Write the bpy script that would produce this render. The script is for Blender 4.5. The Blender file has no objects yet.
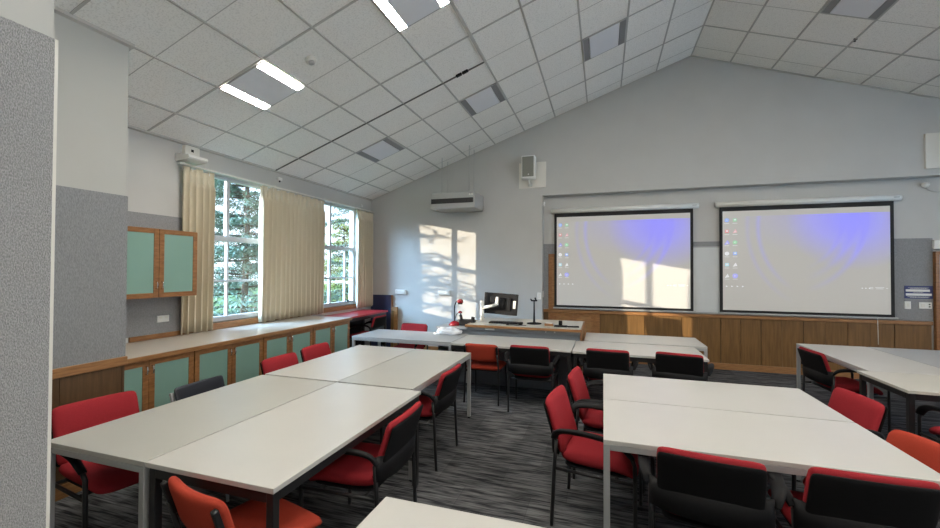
import bpy, bmesh, math, random
from mathutils import Vector, Matrix
PI = math.pi
scene = bpy.context.scene
COL = scene.collection
random.seed(7)

# ------------------------------------------------------------------ camera
cam_data = bpy.data.cameras.new('camera'); cam_data.sensor_width = 36.0
cam_data.lens = 411.0/940.0*36.0; cam_data.clip_start = 0.05; cam_data.clip_end = 400
cam = bpy.data.objects.new('camera', cam_data); COL.objects.link(cam)
F = 411.0
yc = Vector((133/F, -6.5/F, 1.0)).normalized()
zc = Vector((113/F, 28464/F, 1.0)).normalized(); zc = (zc - zc.dot(yc)*yc).normalized()
xc = yc.cross(zc); xc = xc if xc.x > 0 else -xc
right = Vector((xc.x, yc.x, zc.x)); up = Vector((xc.y, yc.y, zc.y)); fwd = Vector((xc.z, yc.z, zc.z))
m = Matrix((( right.x, up.x, -fwd.x, 0), (right.y, up.y, -fwd.y, 0), (right.z, up.z, -fwd.z, 1.65), (0, 0, 0, 1)))
cam.matrix_world = m
scene.camera = cam

# ------------------------------------------------------------------ light, exposure
scene.view_settings.view_transform = 'Standard'; scene.view_settings.look = 'None'
scene.view_settings.gamma = 1.0; scene.view_settings.exposure = 0.0
scene.cycles.max_bounces = 10; scene.cycles.diffuse_bounces = 6; scene.cycles.transparent_max_bounces = 12
scene.cycles.use_denoising = True; scene.cycles.caustics_reflective = False; scene.cycles.caustics_refractive = False
scene.cycles.sample_clamp_indirect = 6.0
world = bpy.data.worlds.new('sky'); scene.world = world; world.use_nodes = True
wn = world.node_tree.nodes; wl = world.node_tree.links
bg = wn['Background']; bg.inputs['Strength'].default_value = 2.6
tc = wn.new('ShaderNodeTexCoord'); sp = wn.new('ShaderNodeSeparateXYZ'); wl.new(tc.outputs['Generated'], sp.inputs[0])
rp = wn.new('ShaderNodeValToRGB'); wl.new(sp.outputs['Z'], rp.inputs[0])
rp.color_ramp.elements[0].position = 0.0; rp.color_ramp.elements[0].color = (0.72, 0.84, 0.95, 1)
rp.color_ramp.elements[1].position = 0.6; rp.color_ramp.elements[1].color = (0.27, 0.50, 0.95, 1)
nz = wn.new('ShaderNodeTexNoise'); nz.inputs['Scale'].default_value = 3.0; nz.inputs['Detail'].default_value = 6
wl.new(tc.outputs['Generated'], nz.inputs['Vector'])
cr = wn.new('ShaderNodeValToRGB'); wl.new(nz.outputs[0], cr.inputs[0])
cr.color_ramp.elements[0].position = 0.45; cr.color_ramp.elements[1].position = 0.65
mx = wn.new('ShaderNodeMix'); mx.data_type = 'RGBA'; wl.new(cr.outputs[0], mx.inputs[0]); wl.new(rp.outputs[0], mx.inputs[6])
mx.inputs[7].default_value = (0.85, 0.92, 1.0, 1)
SUN_K = 1.56; SUN_EL = math.radians(8.9)
# brighter, bluish sky on the side of the low sun
dp = wn.new('ShaderNodeVectorMath'); dp.operation = 'DOT_PRODUCT'; wl.new(tc.outputs['Generated'], dp.inputs[0])
dp.inputs[1].default_value = Vector((-1.0, -1.15, 0.60)).normalized()
p1 = wn.new('ShaderNodeMath'); p1.operation = 'MAXIMUM'; p1.inputs[1].default_value = 0; wl.new(dp.outputs['Value'], p1.inputs[0])
p2 = wn.new('ShaderNodeMath'); p2.operation = 'POWER'; p2.inputs[1].default_value = 7.0; wl.new(p1.outputs[0], p2.inputs[0])
gv = wn.new('ShaderNodeVectorMath'); gv.operation = 'SCALE'; gv.inputs[0].default_value = (9.0, 16.0, 24.0); zr = wn.new('ShaderNodeMapRange'); zr.interpolation_type = 'SMOOTHSTEP'; zr.inputs['From Min'].default_value = 0.10; zr.inputs['From Max'].default_value = 0.30
wl.new(sp.outputs['Z'], zr.inputs[0]); pm = wn.new('ShaderNodeMath'); pm.operation = 'MULTIPLY'; wl.new(p2.outputs[0], pm.inputs[0]); wl.new(zr.outputs[0], pm.inputs[1])
wl.new(pm.outputs[0], gv.inputs['Scale'])
ga = wn.new('ShaderNodeVectorMath'); ga.operation = 'ADD'; wl.new(mx.outputs[2], ga.inputs[0]); wl.new(gv.outputs[0], ga.inputs[1])
wl.new(ga.outputs[0], bg.inputs['Color'])

sd = Vector((SUN_K, 1, 0)).normalized(); sd = Vector((sd.x*math.cos(SUN_EL), sd.y*math.cos(SUN_EL), -math.sin(SUN_EL)))
sun_d = bpy.data.lights.new('sun', 'SUN'); sun_d.energy = 8.0; sun_d.angle = math.radians(0.35); sun_d.color = (1.0, 0.88, 0.70)
sun = bpy.data.objects.new('sun', sun_d); COL.objects.link(sun); sun.rotation_euler = sd.to_track_quat('-Z', 'Y').to_euler()
LAMP = 100.0            # radiance of the fluorescent strips
LAMP_COL = (1.0, 0.94, 0.84)

# ------------------------------------------------------------------ room numbers (metres)
XL, FY, BY = -4.72, 7.72, 7.90          # window wall, front wall face, back of the recess
RX, RZ = 1.42, 5.29                     # ridge
XR = 7.56; YB = -3.0
S = (RZ-3.135)/(RX-XL); TH = math.atan(S)
def cz(x): return RZ - S*abs(x-RX)

# ------------------------------------------------------------------ materials
def new_mat(name):
    mt = bpy.data.materials.new(name); mt.use_nodes = True
    return mt, mt.node_tree.nodes, mt.node_tree.links, mt.node_tree.nodes['Principled BSDF']
def plain(name, col, rough=0.5, metal=0.0, bump=0, bscale=200, spec=0.5, var=0.0, vscale=3):
    mt, n, l, b = new_mat(name)
    b.inputs['Base Color'].default_value = (*col, 1); b.inputs['Roughness'].default_value = rough
    b.inputs['Metallic'].default_value = metal; b.inputs['Specular IOR Level'].default_value = spec
    t = n.new('ShaderNodeTexCoord')
    if bump:
        z = n.new('ShaderNodeTexNoise'); z.inputs['Scale'].default_value = bscale; z.inputs['Detail'].default_value = 3
        l.new(t.outputs['Object'], z.inputs['Vector'])
        bp = n.new('ShaderNodeBump'); bp.inputs['Strength'].default_value = bump; bp.inputs['Distance'].default_value = 0.002
        l.new(z.outputs[0], bp.inputs['Height']); l.new(bp.outputs[0], b.inputs['Normal'])
    z = n.new('ShaderNodeTexNoise'); z.inputs['Scale'].default_value = vscale; z.inputs['Detail'].default_value = 4
    l.new(t.outputs['Object'], z.inputs['Vector'])
    mr = n.new('ShaderNodeMapRange'); mr.inputs['From Min'].default_value = 0.3; mr.inputs['From Max'].default_value = 0.7
    mr.inputs['To Min'].default_value = 1-max(var, 0.02); mr.inputs['To Max'].default_value = 1+max(var, 0.02)
    l.new(z.outputs[0], mr.inputs[0])
    vm = n.new('ShaderNodeVectorMath'); vm.operation = 'SCALE'; vm.inputs[0].default_value = col
    l.new(mr.outputs[0], vm.inputs['Scale']); l.new(vm.outputs[0], b.inputs['Base Color'])
    return mt
def emit(name, col, s):
    mt, n, l, b = new_mat(name); b.inputs['Base Color'].default_value = (*[c*0.5 for c in col], 1)
    b.inputs['Emission Color'].default_value = (*col, 1); b.inputs['Emission Strength'].default_value = s
    return mt
def ramp_noise(name, c1, c2, scale, rough=0.8, p=(0.35, 0.65), bump=0.3, bdist=0.002, detail=4, spec=0.3, coord='Object'):
    mt, n, l, b = new_mat(name); t = n.new('ShaderNodeTexCoord'); mp = n.new('ShaderNodeMapping')
    mp.inputs['Scale'].default_value = scale; l.new(t.outputs[coord], mp.inputs[0])
    z = n.new('ShaderNodeTexNoise'); z.inputs['Scale'].default_value = 1; z.inputs['Detail'].default_value = detail
    l.new(mp.outputs[0], z.inputs['Vector']); r = n.new('ShaderNodeValToRGB'); l.new(z.outputs[0], r.inputs[0])
    r.color_ramp.elements[0].position = p[0]; r.color_ramp.elements[0].color = (*c1, 1)
    r.color_ramp.elements[1].position = p[1]; r.color_ramp.elements[1].color = (*c2, 1)
    l.new(r.outputs[0], b.inputs['Base Color']); b.inputs['Roughness'].default_value = rough
    b.inputs['Specular IOR Level'].default_value = spec
    if bump:
        bp = n.new('ShaderNodeBump'); bp.inputs['Strength'].default_value = bump; bp.inputs['Distance'].default_value = bdist
        l.new(z.outputs[0], bp.inputs['Height']); l.new(bp.outputs[0], b.inputs['Normal'])
    return mt
M = {}
M['wall'] = plain('wall_paint', (0.515, 0.51, 0.49), 0.6, bump=0.05, bscale=300)
M['cream_wall'] = plain('cream_wall_paint', (0.47, 0.47, 0.44), 0.6, bump=0.05, bscale=300)
M['pinboard'] = ramp_noise('grey_pinboard_fabric', (0.225, 0.23, 0.24), (0.31, 0.315, 0.325), (220, 220, 60), 0.95, bump=0.6, bdist=0.003, spec=0.1)
M['loop_fabric'] = ramp_noise('coarse_grey_fabric', (0.25, 0.25, 0.25), (0.46, 0.46, 0.455), (420, 420, 200), 0.95, (0.3, 0.7), bump=1.0, bdist=0.004, spec=0.1, detail=2)
M['tile'] = ramp_noise('ceiling_tile', (0.80, 0.785, 0.74), (0.93, 0.915, 0.87), (75, 75, 75), 0.9, (0.36, 0.5), bump=0.4, bdist=0.003, detail=3, spec=0.1)
M['grid'] = plain('ceiling_grid_metal', (0.50, 0.485, 0.45), 0.5)
M['grid_dark'] = plain('ceiling_joint_dark', (0.12, 0.115, 0.105), 0.6)
M['wood'] = ramp_noise('orange_timber', (0.23, 0.10, 0.035), (0.32, 0.15, 0.055), (14, 14, 60), 0.35, bump=0.08, spec=0.5)
M['wood_h'] = ramp_noise('timber_edge', (0.25, 0.115, 0.042), (0.36, 0.18, 0.07), (8, 8, 90), 0.35, bump=0.08, spec=0.5)
M['veneer'] = ramp_noise('brown_veneer', (0.15, 0.078, 0.026), (0.215, 0.112, 0.038), (40, 40, 3), 0.4, bump=0.03, spec=0.4)
M['veneer_dark'] = ramp_noise('dark_brown_veneer', (0.085, 0.046, 0.02), (0.125, 0.068, 0.03), (40, 40, 3), 0.45, bump=0.03, spec=0.4)
M['teal'] = plain('teal_panel', (0.22, 0.37, 0.31), 0.35, var=0.03)
M['bench'] = plain('bench_laminate', (0.52, 0.47, 0.41), 0.3, var=0.03, vscale=40)
M['top_white'] = plain('table_laminate_white', (0.52, 0.51, 0.48), 0.33, var=0.02)
M['top_grey'] = plain('table_laminate_grey', (0.44, 0.435, 0.40), 0.36, var=0.02)
M['top_cream'] = plain('table_laminate_cream', (0.53, 0.51, 0.45), 0.33, var=0.02)
M['top_blue'] = plain('table_laminate_cool_grey', (0.40, 0.41, 0.415), 0.36, var=0.02)
M['silver'] = plain('silver_paint_metal', (0.42, 0.43, 0.43), 0.4, 0.3)
M['chrome'] = plain('chrome', (0.75, 0.75, 0.75), 0.2, 1.0)
M['black'] = plain('black_plastic', (0.006, 0.006, 0.007), 0.6, bump=0.15, bscale=500, spec=0.25)
M['black_metal'] = plain('black_metal', (0.012, 0.012, 0.013), 0.4)
M['black_shell'] = plain('black_shell', (0.0045, 0.0045, 0.005), 0.75, bump=0.2, bscale=600, spec=0.2)
M['red'] = ramp_noise('red_fabric', (0.26, 0.018, 0.024), (0.34, 0.026, 0.034), (500, 500, 500), 0.85, bump=0.3, bdist=0.001, spec=0.15)
M['orange_red'] = ramp_noise('orange_red_fabric', (0.34, 0.042, 0.022), (0.43, 0.055, 0.030), (500, 500, 500), 0.85, bump=0.3, bdist=0.001, spec=0.15)
M['navy'] = plain('dark_navy_vinyl', (0.007, 0.009, 0.016), 0.5)
M['white'] = plain('white_plastic', (0.78, 0.78, 0.75), 0.4)
M['offwhite'] = plain('offwhite_plastic', (0.74, 0.72, 0.66), 0.45)
M['winframe'] = plain('window_frame_paint', (0.50, 0.52, 0.55), 0.35)
M['grey_metal'] = plain('light_grey_metal', (0.42, 0.42, 0.41), 0.45)
M['desk_grey'] = plain('desk_grey', (0.17, 0.18, 0.19), 0.45)
M['desk_top_grey'] = plain('desk_top_grey', (0.30, 0.31, 0.32), 0.4)
M['screen_black'] = plain('screen_border', (0.006, 0.006, 0.007), 0.7)
M['red_top'] = plain('red_laminate', (0.42, 0.018, 0.03), 0.3)
M['bluebd'] = plain('navy_board', (0.018, 0.025, 0.075), 0.7)
M['grille'] = plain('speaker_grille', (0.24, 0.24, 0.21), 0.7, bump=0.5, bscale=900)
M['whiteboard'] = plain('whiteboard', (0.62, 0.64, 0.64), 0.25)
M['strip'] = emit('lit_tube_diffuser', LAMP_COL, LAMP)
M['unlit'] = plain('unlit_diffuser', (0.22, 0.22, 0.225), 0.4)
M['panel'] = plain('troffer_centre', (0.78, 0.79, 0.82), 0.5)
M['bounce_ground'] = plain('pale_bounce_ground', (0.60, 0.58, 0.54), 0.8, var=0.06)  # unseen pale ground on the right, added to bounce light onto the ceiling
M['bark'] = plain('bark', (0.10, 0.07, 0.05), 0.9, bump=0.5, bscale=30)
M['grass'] = ramp_noise('lawn', (0.05, 0.10, 0.03), (0.12, 0.18, 0.05), (2, 2, 2), 0.9)
M['needles'] = ramp_noise('conifer_needles', (0.09, 0.155, 0.11), (0.27, 0.35, 0.27), (3, 3, 3), 0.7)
M['needles_y'] = ramp_noise('yellow_green_leaves', (0.22, 0.32, 0.10), (0.50, 0.48, 0.18), (3, 3, 3), 0.7)
M['sign_blue'] = plain('sign_blue', (0.035, 0.045, 0.16), 0.35)
M['dark_red'] = plain('glossy_red', (0.22, 0.008, 0.015), 0.25)
M['bag'] = plain('white_bag', (0.75, 0.76, 0.78), 0.35)
M['door_glass'] = plain('dark_door_glass', (0.045, 0.035, 0.05), 0.15)

# curtain cloth: slightly translucent
mt, n, l, b = new_mat('cream_curtain_cloth'); M['curtain'] = mt
b.inputs['Base Color'].default_value = (0.68, 0.61, 0.47, 1); b.inputs['Roughness'].default_value = 0.9
tr = n.new('ShaderNodeBsdfTranslucent'); tr.inputs[0].default_value = (0.58, 0.50, 0.36, 1)
ms = n.new('ShaderNodeMixShader'); ms.inputs[0].default_value = 0.10
l.new(b.outputs[0], ms.inputs[1]); l.new(tr.outputs[0], ms.inputs[2]); l.new(ms.outputs[0], n['Material Output'].inputs[0])
z = n.new('ShaderNodeTexNoise'); z.inputs['Scale'].default_value = 300; bp = n.new('ShaderNodeBump'); bp.inputs['Strength'].default_value = 0.2
l.new(z.outputs[0], bp.inputs['Height']); l.new(bp.outputs[0], b.inputs['Normal'])
# window glass
mt, n, l, b = new_mat('window_glass'); M['glass'] = mt
tp = n.new('ShaderNodeBsdfTransparent'); gl = n.new('ShaderNodeBsdfGlossy'); gl.inputs['Roughness'].default_value = 0.02
ms = n.new('ShaderNodeMixShader'); ms.inputs[0].default_value = 0.03; l.new(tp.outputs[0], ms.inputs[1]); l.new(gl.outputs[0], ms.inputs[2])
l.new(ms.outputs[0], n['Material Output'].inputs[0])
# carpet : streaks running across the room, in planks of slightly different grey
mt, n, l, b = new_mat('striped_carpet'); M['carpet'] = mt
t = n.new('ShaderNodeTexCoord')
def mapped(scale):
    mp = n.new('ShaderNodeMapping'); mp.inputs['Scale'].default_value = scale; l.new(t.outputs['Object'], mp.inputs[0]); return mp
z1 = n.new('ShaderNodeTexNoise'); z1.inputs['Scale'].default_value = 1; z1.inputs['Detail'].default_value = 3; l.new(mapped((6, 90, 1)).outputs[0], z1.inputs['Vector'])
z2 = n.new('ShaderNodeTexNoise'); z2.inputs['Scale'].default_value = 1; z2.inputs['Detail'].default_value = 2; l.new(mapped((3, 26, 1)).outputs[0], z2.inputs['Vector'])
bk = n.new('ShaderNodeTexBrick'); bk.inputs['Scale'].default_value = 1; bk.inputs['Mortar Size'].default_value = 0.002
bk.inputs['Brick Width'].default_value = 0.5; bk.inputs['Row Height'].default_value = 0.5; bk.offset = 0.5
bk.inputs['Color1'].default_value = (0.78, 0.78, 0.78, 1); bk.inputs['Color2'].default_value = (1.22, 1.22, 1.22, 1); bk.inputs['Mortar'].default_value = (0.8, 0.8, 0.8, 1)
l.new(t.outputs['Object'], bk.inputs['Vector'])
ad = n.new('ShaderNodeMath'); ad.operation = 'ADD'; l.new(z1.outputs[0], ad.inputs[0]); l.new(z2.outputs[0], ad.inputs[1])
rr = n.new('ShaderNodeValToRGB'); hf = n.new('ShaderNodeMath'); hf.operation = 'MULTIPLY'; hf.inputs[1].default_value = 0.5
l.new(ad.outputs[0], hf.inputs[0]); l.new(hf.outputs[0], rr.inputs[0])
rr.color_ramp.elements[0].position = 0.41; rr.color_ramp.elements[0].color = (0.022, 0.023, 0.026, 1)
rr.color_ramp.elements[1].position = 0.60; rr.color_ramp.elements[1].color = (0.150, 0.150, 0.153, 1)
mu = n.new('ShaderNodeMix'); mu.data_type = 'RGBA'; mu.blend_type = 'MULTIPLY'; mu.inputs[0].default_value = 1
l.new(rr.outputs[0], mu.inputs[6]); l.new(bk.outputs[0], mu.inputs[7]); l.new(mu.outputs[2], b.inputs['Base Color'])
b.inputs['Roughness'].default_value = 0.95; b.inputs['Specular IOR Level'].default_value = 0.1
bp = n.new('ShaderNodeBump'); bp.inputs['Strength'].default_value = 0.5; bp.inputs['Distance'].default_value = 0.004
l.new(z1.outputs[0], bp.inputs['Height']); l.new(bp.outputs[0], b.inputs['Normal'])
# projected desktop picture (generated coords: x 0..1 across, z 0..1 up)
def projected(name):
    mt, n, l, b = new_mat(name)
    b.inputs['Base Color'].default_value = (0.50, 0.49, 0.47, 1); b.inputs['Roughness'].default_value = 0.85; b.inputs['Specular IOR Level'].default_value = 0.1
    t = n.new('ShaderNodeTexCoord'); s = n.new('ShaderNodeSeparateXYZ'); l.new(t.outputs['Generated'], s.inputs[0])
    def mth(op, a, c=None, cl=False):
        k = n.new('ShaderNodeMath'); k.operation = op; k.use_clamp = cl
        for i, v in enumerate((a, c)):
            if v is None: continue
            if isinstance(v, (int, float)): k.inputs[i].default_value = v
            else: l.new(v, k.inputs[i])
        return k.outputs[0]
    X = s.outputs['X']; Z = mth('MULTIPLY', s.outputs['Z'], 0.72)
    def dist(cx_, cy_, sx=1, sy=1):
        a = mth('MULTIPLY', mth('SUBTRACT', X, cx_), sx); c = mth('MULTIPLY', mth('SUBTRACT', Z, cy_), sy)
        return mth('SQRT', mth('ADD', mth('MULTIPLY', a, a), mth('MULTIPLY', c, c)))
    def ring(d, r, w):
        k = mth('DIVIDE', mth('ABSOLUTE', mth('SUBTRACT', d, r)), w)
        return mth('SUBTRACT', 1, k, True)
    # soft glow, strongest toward the upper right
    g1 = mth('SUBTRACT', 1, mth('DIVIDE', dist(0.80, 0.62, 0.9, 1.1), 0.36), True)
    g2 = mth('SUBTRACT', 1, mth('DIVIDE', dist(0.55, 0.70, 0.8, 1.2), 0.36), True)
    glow = mth('ADD', mth('MULTIPLY', g1, 1.0), mth('MULTIPLY', g2, 0.30))
    dl = dist(0.66, 0.60, 1.0, 0.85)
    left = mth('MULTIPLY', mth('ADD', ring(dl, 0.43, 0.022), mth('MULTIPLY', ring(dl, 0.50, 0.022), 0.5)), mth('SUBTRACT', 1.0, mth('MULTIPLY', mth('ABSOLUTE', mth('SUBTRACT', X, 0.2)), 4), True))
    dr = dist(0.40, 0.66, 1.0, 0.9)
    rgt = mth('ADD', ring(dr, 0.40, 0.03), mth('ADD', ring(dr, 0.34, 0.02), ring(dr, 0.47, 0.025)))
    rgt = mth('MULTIPLY', rgt, mth('SUBTRACT', mth('MULTIPLY', X, 2.6), 1.35, True))
    blue = mth('ADD', glow, mth('ADD', mth('MULTIPLY', left, 0.34), mth('MULTIPLY', rgt, 0.42)))
    # picture stops below the blank strip at the top of the screen
    edge = mth('LESS_THAN', s.outputs['Z'], 0.945)
    blue = mth('MULTIPLY', mth('MINIMUM', blue, 1.15), edge)
    c = n.new('ShaderNodeMix'); c.data_type = 'RGBA'; c.clamp_factor = True
    c.inputs[6].default_value = (0.165, 0.158, 0.145, 1); c.inputs[7].default_value = (0.04, 0.03, 0.75, 1); l.new(blue, c.inputs[0])
    l.new(c.outputs[2], b.inputs['Emission Color']); b.inputs['Emission Strength'].default_value = 1.0
    return mt
M['projected'] = projected('projected_desktop')

# ------------------------------------------------------------------ mesh helpers
class MB:
    def __init__(s): s.bm = bmesh.new(); s.mats = []
    def mi(s, mat):
        if mat not in s.mats: s.mats.append(mat)
        return s.mats.index(mat)
    def _add(s, verts, faces, mat, smooth=False):
        k = s.mi(mat); vs = [s.bm.verts.new(v) for v in verts]
        for f in faces:
            try: fc = s.bm.faces.new([vs[i] for i in f])
            except ValueError: continue
            fc.material_index = k; fc.smooth = smooth
        return vs
    def box(s, x0, x1, y0, y1, z0, z1, mat, bev=0.0, mx=None):
        tb = bmesh.new(); bmesh.ops.create_cube(tb, size=1)
        for v in tb.verts: v.co = Vector((x0+(v.co.x+.5)*(x1-x0), y0+(v.co.y+.5)*(y1-y0), z0+(v.co.z+.5)*(z1-z0)))
        if bev: bmesh.ops.bevel(tb, geom=tb.edges[:], offset=min(bev, 0.45*min(abs(x1-x0), abs(y1-y0), abs(z1-z0))), segments=2, affect='EDGES', profile=0.5)
        if mx: bmesh.ops.transform(tb, matrix=mx, verts=tb.verts)
        tb.verts.ensure_lookup_table(); idx = {v: i for i, v in enumerate(tb.verts)}
        s._add([v.co.copy() for v in tb.verts], [[idx[v] for v in f.verts] for f in tb.faces], mat); tb.free(); return s
    def prism(s, pts, axis, a, b2, mat):
        """polygon pts (2D) extruded along axis from a to b2"""
        def P(p, t): return {'x': (t, p[0], p[1]), 'y': (p[0], t, p[1]), 'z': (p[0], p[1], t)}[axis]
        n_ = len(pts); v = [P(p, a) for p in pts]+[P(p, b2) for p in pts]
        f = [list(range(n_))[::-1], list(range(n_, 2*n_))]+[[i, (i+1) % n_, n_+(i+1) % n_, n_+i] for i in range(n_)]
        s._add(v, f, mat); return s
    def tube(s, pts, r, mat, seg=10, flat=1.0, cap=True, upv=(0, 0, 1)):
        """pts list; r radius or list; flat squashes the section across its binormal"""
        pts = [Vector(p) for p in pts]; n_ = len(pts); rs = r if isinstance(r, (list, tuple)) else [r]*n_
        rings = []; prev = None
        for i, p in enumerate(pts):
            t_ = (pts[min(i+1, n_-1)]-pts[max(i-1, 0)]).normalized()
            if prev is None:
                a = Vector(upv); a = a if abs(a.dot(t_)) < 0.95 else Vector((1, 0, 0))
            else: a = prev
            a = (a-a.dot(t_)*t_).normalized(); prev = a; c = t_.cross(a)
            rings.append([p+rs[i]*(math.cos(2*PI*k/seg)*a*flat+math.sin(2*PI*k/seg)*c) for k in range(seg)])
        v = [q for rg in rings for q in rg]; f = []
        for i in range(n_-1):
            for k in range(seg): f.append([i*seg+k, i*seg+(k+1) % seg, (i+1)*seg+(k+1) % seg, (i+1)*seg+k])
        if cap: f.append(list(range(seg))[::-1]); f.append([(n_-1)*seg+k for k in range(seg)])
        s._add(v, f, mat, True); return s
    def lathe(s, prof, c, mat, seg=20, mx=None):
        v = []; f = []
        for (r, z_) in prof:
            for k in range(seg): v.append(Vector((r*math.cos(2*PI*k/seg), r*math.sin(2*PI*k/seg), z_)))
        for i in range(len(prof)-1):
            for k in range(seg): f.append([i*seg+k, i*seg+(k+1) % seg, (i+1)*seg+(k+1) % seg, (i+1)*seg+k])
        f.append(list(range(seg))[::-1]); f.append([(len(prof)-1)*seg+k for k in range(seg)])
        if mx: v = [mx @ q for q in v]
        v = [q+Vector(c) for q in v]; s._add(v, f, mat, True); return s
    def cushion(s, w, h, t_, mat, fn, n_=14, m_=12, ex=7, edge=8):
        """rounded slab w x h (full sizes), thickness t_, placed by fn(x, y, offset)"""
        us = [math.sin(PI/2*(-1+2*i/n_)) for i in range(n_+1)]; vsn = [math.sin(PI/2*(-1+2*j/m_)) for j in range(m_+1)]
        v = []; idx = {}
        for side in (1, -1):
            for i, u in enumerate(us):
                for j, q in enumerate(vsn):
                    mm = max(abs(u), abs(q))
                    rim = i in (0, n_) or j in (0, m_)
                    if rim and side == -1: idx[(side, i, j)] = idx[(1, i, j)]; continue
                    if mm < 1e-6: px = py = 0.0
                    else:
                        a, b_ = u/mm, q/mm; k = (abs(a)**ex+abs(b_)**ex)**(-1/ex); px, py = a*k*mm, b_*k*mm
                    hh = (max(0.0, 1-mm**edge))**0.5
                    idx[(side, i, j)] = len(v); v.append(Vector(fn(px*w/2, py*h/2, side*hh*t_/2)))
        f = []
        for i in range(n_):
            for j in range(m_):
                a = [idx[(1, i, j)], idx[(1, i+1, j)], idx[(1, i+1, j+1)], idx[(1, i, j+1)]]; f.append(a)
                c = [idx[(-1, i, j)], idx[(-1, i, j+1)], idx[(-1, i+1, j+1)], idx[(-1, i+1, j)]]; f.append(c)
        s._add(v, f, mat, True); return s
    def build(s, name, parent=None, loc=None, **tags):
        bmesh.ops.recalc_face_normals(s.bm, faces=s.bm.faces[:])
        me = bpy.data.meshes.new(name); s.bm.to_mesh(me); s.bm.free()
        for k in s.mats: me.materials.append(M[k])
        o = bpy.data.objects.new(name, me); COL.objects.link(o)
        if parent: o.parent = parent
        if loc: o.location = loc
        tag(o, **tags); return o
def tag(o, label=None, cat=None, group=None, kind=None):
    if label: o['label'] = label
    if cat: o['category'] = cat
    if group: o['group'] = group
    if kind: o['kind'] = kind
    return o
def thing(name, label, cat, loc=(0, 0, 0), rz=0, group=None):
    o = bpy.data.objects.new(name, None); COL.objects.link(o); o.location = loc; o.rotation_euler = (0, 0, rz)
    o.empty_display_size = 0.1
    return tag(o, label, cat, group)
def copy_tree(o, parent=None):
    c = o.copy(); COL.objects.link(c)
    if parent: c.parent = parent
    for ch in list(o.children): copy_tree(ch, c)
    return c
def struct(mb, name): return mb.build(name, kind='structure')
def smooth_path(pts, n_=6):
    P = [Vector(p) for p in pts]; out = []
    for i in range(len(P)-1):
        p0 = P[max(i-1, 0)]; p1 = P[i]; p2 = P[i+1]; p3 = P[min(i+2, len(P)-1)]
        for k in range(n_):
            t_ = k/n_
            out.append(0.5*((2*p1)+(-p0+p2)*t_+(2*p0-5*p1+4*p2-p3)*t_*t_+(-p0+3*p1-3*p2+p3)*t_**3))
    out.append(P[-1]); return out

# ------------------------------------------------------------------ room shell
struct(MB().box(XL-0.2, XR+0.2, YB-0.2, BY+0.15, -0.1, 0, 'carpet'), 'floor')
c = MB()
c.prism([(XL-0.2, cz(XL-0.2)), (RX, RZ), (RX, RZ+0.12), (XL-0.2, cz(XL-0.2)+0.12)], 'y', YB-0.2, BY+0.15, 'tile')
c.prism([(RX, RZ), (XR+0.2, cz(XR+0.2)), (XR+0.2, cz(XR+0.2)+0.12), (RX, RZ+0.12)], 'y', YB-0.2, BY+0.15, 'tile')
struct(c, 'ceiling')
# ceiling grid: bars along the room on every line, across it each 0.61 m (main bars and thin scored joints)
def slope_bar_x(mb, x0, x1, y, w, d, mat):
    for a, b2 in ((x0, min(x1, RX)), (max(x0, RX), x1)):
        if b2-a < 0.01: continue
        mb.prism([(a, cz(a)-d), (b2, cz(b2)-d), (b2, cz(b2)+0.01), (a, cz(a)+0.01)], 'y', y-w/2, y+w/2, mat)
g = MB(); PX = 0.573
k = -11
while True:
    x = RX+k*PX+(0.03 if k < 0 else 0); k += 1
    if x > XR: break
    if x < XL: continue
    g.prism([(x-0.011, cz(x)-0.008), (x+0.011, cz(x)-0.008), (x+0.011, cz(x)+0.02), (x-0.011, cz(x)+0.02)], 'y', YB, FY, 'grid')
ys = [3.14+0.61*j for j in range(-10, 8)]
for j, y in enumerate(ys):
    main = (j % 2 == 0)
    slope_bar_x(g, XL, XR, y, 0.020 if main else 0.006, 0.007 if main else 0.003, 'grid')
g.prism([(XL, cz(XL)-0.02), (XL+0.03, cz(XL+0.03)-0.02), (XL+0.03, cz(XL+0.03)+0.01), (XL, cz(XL)+0.01)], 'y', 2.35, FY, 'grid')
slope_bar_x(g, XL, RX, FY-0.012, 0.024, 0.012, 'grid'); slope_bar_x(g, RX, XR, FY-0.012, 0.024, 0.012, 'grid')
struct(g, 'trim_1')
g = MB(); slope_bar_x(g, XL, -1.415, 4.97, 0.014, 0.014, 'grid_dark')
g.prism([(-1.430, cz(-1.430)-0.018), (-1.400, cz(-1.400)-0.018), (-1.400, cz(-1.400)+0.01), (-1.430, cz(-1.430)+0.01)], 'y', YB, 4.97, 'grid')
struct(g, 'trim_2')

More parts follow.
